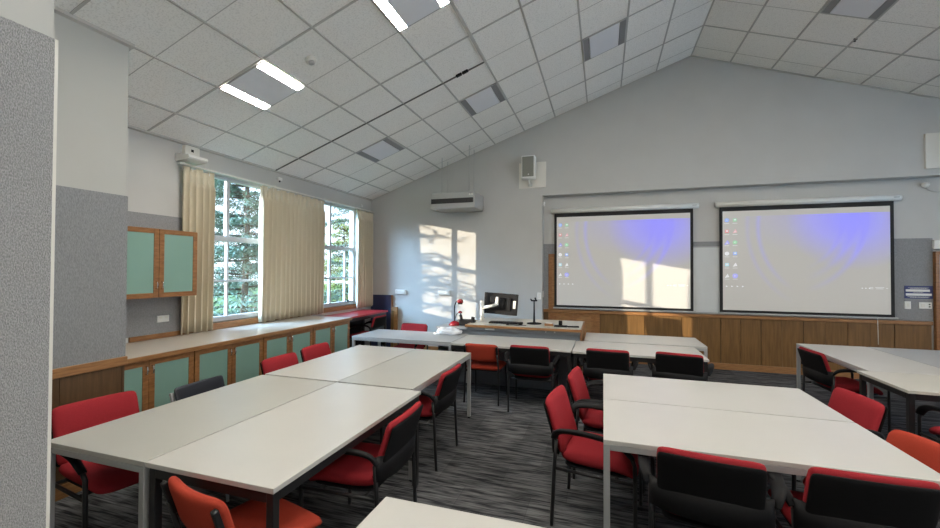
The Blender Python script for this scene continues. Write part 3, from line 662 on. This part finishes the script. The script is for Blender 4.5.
# ------------------------------------------------------------------ projector screens
def screen(x0, x1, label, brand_x):
    r = thing('projector_screen', label, 'projector screen', (0, 7.84, 0), group='pull-down projector screens')
    z0, z1 = 0.965, 2.70
    mb = MB(); mb.tube([(x0-0.06, 0, z1+0.062), (x1+0.085, 0, z1+0.062)], 0.046, 'white', 16, cap=True); mb.box(x0-0.06, x1+0.085, -0.02, 0.045, z1+0.02, z1+0.104, 'white', 0.01); c_ = mb.build('casing', r)
    mb = MB(); mb.box(x1-0.02, x1+0.05, -0.048, -0.040, z1+0.060, z1+0.072, 'grey_metal', 0.001); mb.build('name_plate', c_)
    b = 0.045; mb = MB()
    for a in ((x0, x0+b, z0, z1+0.02), (x1-b, x1, z0, z1+0.02), (x0+b, x1-b, z0, z0+0.038), (x0+b, x1-b, z1-0.055, z1+0.02)): mb.box(a[0], a[1], -0.004, 0.004, a[2], a[3], 'screen_black')
    mb.build('black_border', r)
    mb = MB(); mb.box(x0+b, x1-b, -0.003, 0.003, z0+0.038, z1-0.055, 'projected'); mb.build('screen_fabric', r)
    mb = MB(); mb.box(x0-0.02, x1+0.04, -0.014, 0.014, z0-0.032, z0-0.002, 'silver', 0.006); mb.build('bottom_bar', r)
    # desktop icons thrown by the projector
    W_ = x1-x0-2*b; H_ = z1-0.055-z0-0.038; X0 = x0+b; Z0 = z0+0.038
    cols = {'i_blue': (0.10, 0.32, 0.9), 'i_grn': (0.15, 0.6, 0.25), 'i_red': (0.75, 0.10, 0.10), 'i_pink': (0.8, 0.35, 0.40), 'i_vio': (0.22, 0.22, 0.85), 'i_wht': (0.8, 0.82, 0.85), 'i_cyan': (0.35, 0.75, 0.85)}
    for k_, c3 in cols.items():
        if k_ not in M: M[k_] = emit('icon_'+k_[2:], [0.25+0.65*q for q in c3], 0.8)
    seq = [['i_blue', 'i_grn'], ['i_red', 'i_pink'], ['i_vio', 'i_grn'], ['i_wht', 'i_blue'], ['i_cyan', 'i_wht'], ['i_wht', 'i_vio']]
    ic = None
    def disc(cx_, cz_, rad, mat, seg=12): ic.prism([(cx_+rad*math.cos(2*PI*k/seg), cz_+rad*math.sin(2*PI*k/seg)) for k in range(seg)], 'y', -0.0045, -0.003, mat)
    for rr_, row in enumerate(seq):
        for cc_, mt_ in enumerate(row):
            ic = MB(); cx_ = X0+W_*(0.028+0.053*cc_); cz_ = Z0+H_*(0.91-0.113*rr_)
            rad = 0.040 if mt_ in ('i_vio',) else 0.033
            if (rr_+cc_) % 3 == 0: disc(cx_, cz_, rad, mt_); disc(cx_, cz_, rad*0.4, 'i_wht')
            elif (rr_+cc_) % 3 == 1: ic.box(cx_-rad*0.8, cx_+rad*0.8, -0.0045, -0.003, cz_-rad*0.8, cz_+rad*0.8, mt_); ic.box(cx_-rad*0.4, cx_+rad*0.5, -0.0052, -0.0045, cz_-rad*0.2, cz_+rad*0.5, 'i_wht')
            else: ic.prism([(cx_-rad, cz_-rad), (cx_+rad, cz_-rad*0.6), (cx_+rad*0.2, cz_+rad)], 'y', -0.0045, -0.003, mt_); ic.box(cx_-rad*0.2, cx_+rad*0.3, -0.0052, -0.0045, cz_-rad*0.5, cz_-rad*0.1, 'i_wht')
            ic.box(cx_-0.035, cx_+0.035, -0.004, -0.003, cz_-0.058, cz_-0.052, 'i_wht'); ic.build('desktop_icon', r)
    for k in range(4): ic = MB(); ic.prism([(X0+W_*(0.02+0.035*k), Z0+H_*0.232), (X0+W_*(0.034+0.035*k), Z0+H_*0.238), (X0+W_*(0.02+0.035*k), Z0+H_*0.248)], 'y', -0.0045, -0.003, 'i_wht'); ic.build('taskbar_icon', r)
    for k in range(3): ic = MB(); ic.box(X0+W_*(0.84+0.02*k), X0+W_*(0.848+0.02*k), -0.0045, -0.003, Z0+H_*0.235, Z0+H_*0.243, 'i_wht'); ic.build('taskbar_icon', r)
    ic = MB()
    for a, b2, zz in ((0.885, 0.905, 0.246), (0.885, 0.905, 0.234), (0.915, 0.965, 0.247), (0.92, 0.96, 0.235), (0.975, 0.985, 0.24)): ic.box(X0+W_*a, X0+W_*b2, -0.0045, -0.003, Z0+H_*zz-0.003, Z0+H_*zz+0.003, 'i_wht')
    ic.build('taskbar_text', r)
    return r
screen(-0.87, 1.465, 'lowered projector screen with sunlight patch, showing a blue desktop', 1)
r2 = screen(1.86, 4.165, 'lowered projector screen nearest the door, showing a blue desktop', 1)
MB().tube([(3.95, -0.02, 0.94), (3.95, -0.03, 0.55)], 0.004, 'white', 6).build('pull_cord', r2)

# ------------------------------------------------------------------ teacher's desk
r = thing('teacher_desk', 'grey teaching desk with timber edged raised top before the screens', 'desk', (0, 0, 0))
DX0, DX1, DY0, DY1 = -2.38, -0.27, 5.72, 6.72
mb = MB(); mb.box(DX0+0.02, DX1-0.03, DY0+0.03, DY1-0.02, 0.0, 0.775, 'desk_grey', 0.004); mb.build('body', r)
mb = MB(); mb.box(DX0, -1.90, DY0, DY1, 0.775, 0.80, 'desk_top_grey', 0.003); mb.build('side_top', r, label='grey lower desk top')
mb = MB(); mb.box(-1.90, DX1-0.022, DY0, DY1, 0.825, 0.850, 'top_cream', 0.002); mb.build('top', r)
mb = MB(); mb.box(-1.92, DX1, DY0-0.022, DY0, 0.818, 0.853, 'wood_h', 0.004); mb.box(-1.92, -1.90, DY0, DY1, 0.818, 0.853, 'wood_h', 0.004); mb.box(DX1-0.022, DX1, DY0, DY1, 0.0, 0.853, 'wood', 0.004); mb.build('timber_edge', r)
o = MB().box(-1.89, DX1-0.024, DY0+0.005, DY1-0.01, 0.776, 0.825, 'desk_grey', 0.002).build('drawer', r)
MB().box(-1.62, -1.48, DY0-0.004, DY0+0.008, 0.787, 0.812, 'silver', 0.003).build('handle', o)
o2 = MB(); o2.lathe([(0.01, 0), (0.01, 0.008)], (-0.75, DY0+0.005, 0.80), 'silver', 10, Matrix.Rotation(PI/2, 3, 'X')); o2.lathe([(0.01, 0), (0.01, 0.008)], (-0.63, DY0+0.005, 0.80), 'silver', 10, Matrix.Rotation(PI/2, 3, 'X')); o2.build('lock', o)

DT = 0.850
r = thing('monitor', 'black monitor seen from behind on a white arm on the desk', 'monitor', (-1.52, 6.25, 0))
mt_ = Matrix.Translation((0, 0, 1.125)) @ Matrix.Rotation(math.radians(-7), 4, 'X') @ Matrix.Rotation(math.radians(3), 4, 'Y')
mb = MB(); mb.box(-0.27, 0.27, 0.0, 0.03, -0.165, 0.165, 'black', 0.008, mt_); mb.box(-0.17, 0.17, -0.02, 0.005, -0.10, 0.10, 'black', 0.01, mt_); mb.build('display_housing', r)
mb = MB(); mb.box(0.20, 0.24, -0.004, 0.001, -0.06, 0.06, 'white', 0.002, mt_); mb.build('sticker', r)
mb = MB(); mb.box(-0.06, 0.06, -0.05, -0.018, -0.07, 0.07, 'black', 0.006, mt_); mb.build('mount_plate', r)
mb = MB(); mb.box(-0.06, -0.02, -0.10, -0.045, -0.03, 0.10, 'white', 0.01, mt_); mb.tube([(-0.25, -0.12, 1.07), (-0.15, -0.16, 1.09), (-0.04, -0.09, 1.12)], 0.022, 'white', 10); mb.build('arm', r)
mb = MB(); mb.tube([(-0.27, -0.10, DT), (-0.27, -0.10, 1.17)], 0.032, 'white', 14); mb.build('pole', r)
r = thing('keyboard', 'thin black keyboard on the desk under the monitor', 'keyboard', (-1.42, 6.05, DT), 0.05)
MB().box(-0.22, 0.22, -0.07, 0.07, 0.0, 0.022, 'black', 0.006).build('case', r)
mb = MB()
for a in range(14):
    for b_ in range(4): mb.box(-0.205+a*0.0295, -0.180+a*0.0295, -0.055+b_*0.028, -0.032+b_*0.028, 0.022, 0.027, 'black_metal')
mb.build('keys', r)
r = thing('stand', 'tall thin black stand with round base on the desk', 'stand', (-0.98, 6.15, DT))
mb = MB(); mb.lathe([(0.11, 0), (0.11, 0.012), (0.03, 0.02), (0.02, 0.03)], (0, 0, 0), 'black', 24); mb.build('base', r)
MB().tube([(0, 0, 0.02), (0, 0, 0.2), (0, 0, 0.34)], [0.018, 0.012, 0.010], 'black_metal', 10).build('pole', r)
mb = MB(); mb.box(-0.045, 0.045, -0.02, 0.02, 0.335, 0.355, 'black', 0.006); mb.tube([(-0.03, 0, 0.34), (-0.055, 0, 0.37)], 0.01, 'black', 8); mb.tube([(0.03, 0, 0.35), (0.01, 0, 0.39)], 0.01, 'black', 8); mb.build('clamp_head', r)
def small(name, label, cat, x, y, parts, rz=0):
    r = thing(name, label, cat, (x, y, DT), rz)
    for nm, fn in parts: mb = MB(); fn(mb); mb.build(nm, r)
small('mouse', 'black mouse between keyboard and stand on the desk', 'mouse', -1.15, 5.98, [('shell', lambda q: q.cushion(0.06, 0.10, 0.05, 'black', lambda x, y, o: (x, y, max(o*0.8+0.018, 0.0)))), ('scroll_wheel', lambda q: q.lathe([(0.008, -0.004), (0.008, 0.004)], (0, 0.025, 0.036), 'grey_metal', 10))])
small('card_box', 'small pale timber box on the desk beside the stand', 'box', -0.74, 6.0, [('box_body', lambda q: q.box(-0.06, 0.06, -0.04, 0.04, 0, 0.035, 'wood_h', 0.003)), ('card', lambda q: q.box(-0.045, 0.045, -0.028, 0.028, 0.035, 0.045, 'white', 0.001))])
small('desk_phone', 'little black desk device with a raised block near the timber box', 'device', -0.57, 5.95, [('base', lambda q: q.box(-0.09, 0.09, -0.05, 0.05, 0, 0.02, 'black', 0.006)), ('upright', lambda q: q.box(-0.03, 0.02, -0.02, 0.03, 0.02, 0.085, 'black', 0.008))])
small('remote_control', 'black remote lying at the timber end of the desk', 'remote control', -0.40, 5.95, [('case', lambda q: q.box(-0.08, 0.08, -0.02, 0.02, 0, 0.018, 'black', 0.005)), ('buttons', lambda q: [q.box(-0.06+0.03*k, -0.045+0.03*k, -0.008, 0.008, 0.018, 0.022, 'grey_metal') for k in range(4)])], 0.2)
small('cable', 'short black cable curled on the desk before the mouse', 'cable', -1.32, 5.86, [('plug', lambda q: q.box(-0.02, 0.02, -0.01, 0.01, 0, 0.014, 'black', 0.002)), ('wire', lambda q: q.tube(smooth_path([(0.02, 0, 0.006), (0.08, 0.02, 0.006), (0.14, -0.02, 0.006), (0.2, 0.01, 0.006), (0.27, 0.03, 0.006)]), 0.004, 'black', 6))])

# things on the grey side top
r = thing('desk_lamp', 'red gooseneck desk lamp with two heads on the grey desk end', 'lamp', (-2.17, 5.95, 0.80))
MB().lathe([(0.085, 0), (0.09, 0.015), (0.07, 0.045), (0.02, 0.07)], (0, 0, 0), 'dark_red', 20).build('base', r)
MB().tube(smooth_path([(0, 0, 0.05), (-0.005, 0, 0.2), (0.0, 0, 0.30), (0.035, -0.01, 0.365), (0.075, -0.02, 0.38)]), 0.008, 'black', 8).build('gooseneck', r)
mb = MB(); mb.lathe([(0.02, 0.03), (0.045, 0.015), (0.05, -0.025)], (0.095, -0.02, 0.375), 'dark_red', 16); h_ = mb.build('lamp_shade', r)
MB().lathe([(0.035, 0), (0.04, -0.025)], (0.095, -0.02, 0.352), 'black', 14).build('bulb_cover', h_)
mb = MB(); mb.tube(smooth_path([(0, 0, 0.06), (0.01, 0.03, 0.14), (0.04, 0.04, 0.19), (0.07, 0.03, 0.2)]), 0.005, 'black', 8); mb.lathe([(0.012, 0.02), (0.028, 0.01), (0.032, -0.015)], (0.08, 0.03, 0.2), 'dark_red', 14); mb.build('small_head', r)
r = thing('document_camera', 'dark folded document camera beside the red lamp', 'document camera', (-1.99, 6.0, 0.80), 0.1)
MB().box(-0.11, 0.13, -0.07, 0.07, 0, 0.09, 'black', 0.015).build('body', r)
mb = MB(); mb.tube([(-0.08, 0, 0.08), (-0.10, 0, 0.16)], 0.022, 'black', 10); mb.tube([(0.09, 0, 0.08), (0.10, 0, 0.13)], 0.028, 'black', 10); mb.build('head', r)
MB().tube([(-0.10, 0, 0.16), (-0.09, 0, 0.2)], 0.01, 'black', 8).build('lens', r)
# crumpled plastic bag on table
r = thing('plastic_bag', 'crumpled white plastic bag on the far table beside the desk', 'plastic bag', (-2.12, 5.58, 0.72))
rd = random.Random(8)
mb = MB(); bmx = bmesh.new(); bmesh.ops.create_icosphere(bmx, subdivisions=4, radius=1)
vv = []
for v_ in bmx.verts:
    p = v_.co; nn = 0.22*math.sin(7*p.x+2*p.y)+0.18*math.sin(9*p.y-5*p.z)+0.12*math.sin(13*p.z+6*p.x)
    vv.append((p.x*(0.17+0.03*nn)*1.1, p.y*(0.11+0.03*nn), max(0.0, 0.04+p.z*(0.055+0.035*nn))))
ii = {v_: i for i, v_ in enumerate(bmx.verts)}; ff = [[ii[q] for q in f_.verts] for f_ in bmx.faces]; bmx.free()
mb._add(vv, ff, 'bag', True); mb.build('bag', r)
mb = MB(); mb.tube(smooth_path([(-0.13, 0, 0.03), (-0.21, -0.03, 0.02), (-0.19, -0.07, 0.01), (-0.10, -0.09, 0.02)]), 0.012, 'bag', 6, flat=0.4); mb.build('handle', r)

# ------------------------------------------------------------------ red table and boards in the corner
r = thing('red_table', 'black framed table with glossy red top in the window corner', 'table', (0, 0, 0))
MB().box(XL+0.022, -4.13, 5.76, 7.40, 0.80, 0.83, 'red_top', 0.004).build('tabletop', r)
mb = MB(); mb.box(-4.68, -4.15, 5.79, 5.82, 0.74, 0.80, 'black_metal'); mb.box(-4.68, -4.15, 7.34, 7.37, 0.74, 0.80, 'black_metal'); mb.box(-4.18, -4.15, 5.82, 7.34, 0.74, 0.80, 'black_metal'); mb.box(-4.68, -4.65, 5.82, 7.34, 0.74, 0.80, 'black_metal'); mb.build('frame', r)
for x_ in (-4.67, -4.17):
    for y_ in (5.805, 7.355): MB().box(x_-0.02, x_+0.02, y_-0.02, y_+0.02, 0, 0.75, 'black_metal').build('leg', r)
MB().box(-4.66, -4.64, 5.85, 7.30, 0.15, 0.74, 'black').build('back_panel', r)
r = thing('leaning_board', 'dark navy board standing in the corner behind the red table', 'board', (0, 0, 0))
MB().box(-4.69, -4.215, 7.67, 7.705, 0.0, 1.12, 'bluebd', 0.004).build('board_face', r)
MB().box(-4.215, -4.18, 7.665, 7.708, 0.0, 1.12, 'wood', 0.006).build('timber_edge', r)
r = thing('timber_offcut', 'narrow plain timber board leaning on the front wall beside the navy board', 'board', (0, 0, 0))
MB().box(-4.17, -4.04, 7.63, 7.66, 0.0, 0.88, 'wood_h', 0.003).build('plank', r)
MB().box(-4.165, -4.12, 7.60, 7.628, 0.0, 0.80, 'veneer', 0.003).build('batten', r)

# ------------------------------------------------------------------ tables
def table(x0, x1, y0, y1, top, frame, label, group, H=0.72, tt=0.024):
    r = thing('table', label, 'table', ((x0+x1)/2, (y0+y1)/2, 0), 0, group)
    hx, hy = (x1-x0)/2-0.002, (y1-y0)/2-0.002
    mb = MB(); mb.box(-hx, hx, -hy, hy, H-tt, H, top, 0.0025); tp_ = mb.build('tabletop', r)
    silver = frame == 'silver'; ins = 0.0 if silver else 0.012; lw_ = 0.034 if silver else 0.038; m_ = 'silver' if silver else 'black_metal'
    a, b_ = hx-ins, hy-ins; rh = 0.030 if silver else 0.048
    mb = MB(); z0, z1 = H-tt-rh-0.002, H-tt-0.001
    mb.box(-a+lw_, a-lw_, -b_, -b_+0.022, z0, z1, m_, 0.002); mb.box(-a+lw_, a-lw_, b_-0.022, b_, z0, z1, m_, 0.002)
    mb.box(-a, -a+0.022, -b_+lw_, b_-lw_, z0, z1, m_, 0.002); mb.box(a-0.022, a, -b_+lw_, b_-lw_, z0, z1, m_, 0.002); mb.build('frame', r)
    for sx in (-1, 1):
        for sy in (-1, 1):
            lg = MB(); lx0, lx1 = sorted((sx*a, sx*(a-lw_))); ly0, ly1 = sorted((sy*b_, sy*(b_-lw_)))
            lg.box(lx0, lx1, ly0, ly1, 0.012, z1, m_, 0.003); lo = lg.build('leg', r)
            MB().lathe([(0.016, 0), (0.016, 0.012)], ((lx0+lx1)/2, (ly0+ly1)/2, 0), 'black', 10).build('foot', lo)
    return r
gL = 'four tables pushed together beside the cupboards'; gR = 'tables in a row before the teaching desk'; gC = 'two tables pushed together mid room'; gE = 'tables pushed together beside the door'
table(-2.86, -2.10, 1.41, 2.90, 'top_grey', 'silver', 'grey topped table beside the near wall with silver frame', gL)
table(-2.095, -1.325, 1.41, 2.90, 'top_white', 'black', 'white topped table with black frame over the orange chair', gL)
table(-2.86, -2.10, 2.925, 4.42, 'top_white', 'black', 'white topped table beside the cupboards with two red chairs', gL)
table(-2.095, -1.41, 2.925, 4.42, 'top_grey', 'silver', 'grey topped silver framed table in the group by the cupboards', gL)
table(-3.34, -1.86, 4.97, 5.70, 'top_blue', 'silver', 'silver framed table nearest the red corner table', gR)
table(-1.85, -0.345, 4.90, 5.65, 'top_white', 'black', 'white table pushed against the front of the teaching desk', gR)
table(-0.34, 1.06, 4.87, 5.62, 'top_white', 'black', 'white table in front of the sunlit panelling with two armchairs', gR)
table(-0.24, 1.22, 5.70, 6.42, 'top_white', 'silver', 'white table behind the front row by the desk end', gR)
table(0.0, 1.48, 3.155, 3.92, 'top_white', 'silver', 'white table farther from the viewer in the mid room pair', gC)
table(0.0, 1.48, 2.39, 3.15, 'top_white', 'silver', 'white table nearer the viewer in the mid room pair', gC)
table(2.37, 3.10, 4.83, 6.36, 'top_white', 'silver', 'white silver framed table with one armchair near the door', gE)
table(3.105, 3.84, 4.83, 6.36, 'top_blue', 'silver', 'grey topped table cut by the right edge near the door', gE)
table(2.27, 3.77, 4.13, 4.82, 'top_cream', 'black', 'cream topped black framed table near the door', gE)
table(-0.85, 0.65, 0.77, 1.515, 'top_white', 'silver', 'white table corner closest to the viewer at the bottom edge', 'tables in the class room')

# ------------------------------------------------------------------ chairs (local: faces +y, origin on the floor)
def armchair():
    r = thing('armchair', 'x', 'chair')
    def seat(x, y, o):
        drop = -0.055*max(0, (y-0.12)/0.12)**2 if y > 0.12 else 0
        return (x, y+0.02, 0.425+o+0.012*(x/0.23)**2+drop+0.015*(abs(min(y, 0))/0.24)**2)
    MB().cushion(0.47, 0.47, 0.075, 'red', seat).build('seat', r)
    MB().cushion(0.42, 0.42, 0.03, 'black', lambda x, y, o: (x, y+0.015, 0.385+o)).build('seat_pan', r)
    def by(x, z_): return -0.215-0.11*(z_-0.45)/0.36+0.30*x*x  # back surface bows round the sitter
    MB().cushion(0.452, 0.34, 0.058, 'red', lambda x, y, o: (x, by(x, 0.635+y)+0.012+o, 0.622+y), ex=12).build('backrest', r)
    MB().cushion(0.448, 0.332, 0.022, 'black_shell', lambda x, y, o: (x, by(x, 0.618+y)-0.017+o, 0.606+y), ex=18).build('back_shell', r)
    # broad band across the back, thick at its ends
    mb = MB(); v = []; N = 20
    for i in range(N+1):
        x = -0.262+0.524*i/N; u = abs(x)/0.262; zt_ = 0.592+0.018*u*u; zb = 0.475+0.0*u-0.02*(1-u*u); yb = by(x, 0.54)-0.030+0.02*u**4
        for (dy, zz) in ((-0.012, zb), (-0.016, (zb+zt_)/2), (-0.010, zt_), (0.010, zt_-0.002), (0.012, zb)): v.append((x, yb+dy, zz))
    f_ = []
    for i in range(N):
        for k in range(5): f_.append([i*5+k, i*5+(k+1) % 5, (i+1)*5+(k+1) % 5, (i+1)*5+k])
    f_.append([0, 1, 2, 3, 4]); f_.append([N*5+k for k in (4, 3, 2, 1, 0)])
    mb._add(v, f_, 'black', True); mb.build('back_band', r)
    for s_ in (-1, 1):
        pa = smooth_path([(s_*0.262, -0.235, 0.575), (s_*0.285, -0.20, 0.625), (s_*0.295, -0.08, 0.640), (s_*0.292, 0.06, 0.628), (s_*0.280, 0.17, 0.592), (s_*0.268, 0.235, 0.53)], 5)
        MB().tube(pa, [0.026+0.008*math.sin(PI*i/(len(pa)-1)) for i in range(len(pa))], 'black', 12, flat=0.5).build('armrest', r)
        MB().tube([(s_*0.268, 0.232, 0.53), (s_*0.262, 0.248, 0.49), (s_*0.258, 0.25, 0.02), (s_*0.258, 0.25, 0.0)], 0.0125, 'black_metal', 10).build('leg', r)
        MB().tube([(s_*0.255, -0.225, 0.56), (s_*0.252, -0.235, 0.42), (s_*0.25, -0.255, 0.02), (s_*0.25, -0.256, 0.0)], 0.0125, 'black_metal', 10).build('leg', r)
    mb = MB()
    for s_ in (-1, 1): mb.tube([(s_*0.252, -0.237, 0.375), (s_*0.257, 0.25, 0.375)], 0.011, 'black_metal', 8)
    for y_ in (-0.16, 0.14): mb.tube([(-0.255, y_, 0.372), (0.255, y_, 0.372)], 0.011, 'black_metal', 8)
    mb.build('seat_frame', r)
    return r
def plain_chair(fabric, frame, name):
    r = thing(name, 'x', 'chair')
    def seat(x, y, o):
        drop = -0.05*max(0, (y-0.12)/0.12)**2 if y > 0.12 else 0
        return (x, y+0.02, 0.43+o+drop)
    MB().cushion(0.45, 0.45, 0.065, fabric, seat).build('seat', r)
    def by(x, z_): return -0.215-0.10*(z_-0.45)/0.34+(0.75 if fabric != 'navy' else 0.15)*x*x
    MB().cushion(0.43, 0.225 if fabric != 'navy' else 0.20, 0.055 if fabric != 'navy' else 0.03, fabric, lambda x, y, o: (x, by(x, 0.61+y)+o, (0.632 if fabric != 'navy' else 0.655)+y), ex=7 if fabric != 'navy' else 14).build('backrest', r)
    for s_ in (-1, 1):
        up_ = MB(); up_.box(s_*0.205-0.014, s_*0.205+0.014, -0.012, 0.012, -0.06, 0.10, frame, 0.006, Matrix.Translation((0, by(0.205, 0.62)-0.028, 0.62)) @ Matrix.Rotation(0.3, 4, 'X')); up_.build('back_bracket', r)
    for s_ in (-1, 1):
        MB().tube([(s_*0.205, by(0.205, 0.62)-0.035, 0.62), (s_*0.21, -0.215, 0.44), (s_*0.215, -0.215, 0.36), (s_*0.22, -0.25, 0.0)], 0.011, frame, 10).build('leg', r)
        MB().tube([(s_*0.20, 0.16, 0.395), (s_*0.205, 0.19, 0.37), (s_*0.215, 0.235, 0.0)], 0.011, frame, 10).build('leg', r)
    mb = MB()
    for s_ in (-1, 1): mb.tube([(s_*0.21, -0.215, 0.385), (s_*0.20, 0.17, 0.385)], 0.011, frame, 8)
    mb.tube([(-0.21, -0.12, 0.385), (0.21, -0.12, 0.385)], 0.01, frame, 8); mb.tube([(-0.2, 0.13, 0.385), (0.2, 0.13, 0.385)], 0.01, frame, 8)
    mb.build('seat_frame', r)
    return r
protos = {'arm': armchair(), 'red': plain_chair('orange_red', 'black_metal', 'side_chair'), 'black': plain_chair('navy', 'silver', 'side_chair')}
done = set()
def chair(kind, x, y, face, label, group):
    """face: heading in degrees, 0 = +y, 90 = -x (counter-clockwise)"""
    o = protos[kind] if kind not in done else copy_tree(protos[kind])
    done.add(kind); o.location = (x, y, 0); o.rotation_euler = (0, 0, math.radians(face)); o['label'] = label; o['group'] = group
gl = 'chairs round the tables beside the cupboards'; gr = 'chairs along the front row of tables'; gc = 'chairs round the mid room tables'; ge = 'chairs round the tables near the door'
chair('arm', -2.90, 1.80, -98, 'red armchair against the dark timber dado at the table end', gl)
chair('black', -2.78, 2.48, -88, 'black side chair with silver frame before the teal cupboards', gl)
chair('arm', -2.76, 3.31, -90, 'red chair before the cupboards, next to the black chair', gl)
chair('arm', -2.82, 3.92, -90, 'red chair before the cupboards, closest to the red table', gl)
chair('arm', -1.44, 2.27, 92, 'red armchair with black shell pushed under the white black-framed table', gl)
chair('arm', -1.56, 3.40, 90, 'red armchair with black shell beside the grey silver-framed table', gl)
chair('red', -1.565, 1.55, -13, 'orange side chair tucked under the near end of the tables', gl)
chair('arm', -2.86, 5.68, 180, 'red chair behind the far table, facing the viewer', gr)
chair('red', -1.43, 5.13, 0, 'armless orange red side chair at the desk-side table', gr)
chair('arm', -0.80, 4.97, 0, 'red armchair with black back next to the armless chair', gr)
chair('arm', 0.06, 5.04, -3, 'red armchair with black back under the first screen', gr)
chair('arm', 0.81, 5.06, -11, 'red armchair with black back at the panelling end of the row', gr)
chair('arm', 0.06, 3.60, -96, 'red armchair at the far side of the mid room pair, aisle side', gc)
chair('arm', -0.03, 2.93, -98, 'large red armchair in the aisle at the nearer mid room table', gc)
chair('arm', 0.515, 2.49, -8, 'black shelled red armchair in front, nearest the aisle', gc)
chair('arm', 1.095, 2.50, -1, 'black shelled red armchair at the bottom right corner', gc)
chair('arm', 1.40, 3.53, 98, 'red armchair on the far side of the mid room tables by the door', gc)
chair('red', 1.39, 2.80, 101, 'orange side chair cut by the right edge', gc)
chair('arm', 2.47, 5.50, -84, 'red armchair pushed under the silver-framed table near the door', ge)
chair('arm', 2.66, 3.98, 4, 'red armchair mostly outside the right edge', ge)
chair('arm', -4.25, 6.78, 92, 'dark chair pushed under the glossy red corner table', 'chair at the corner table')
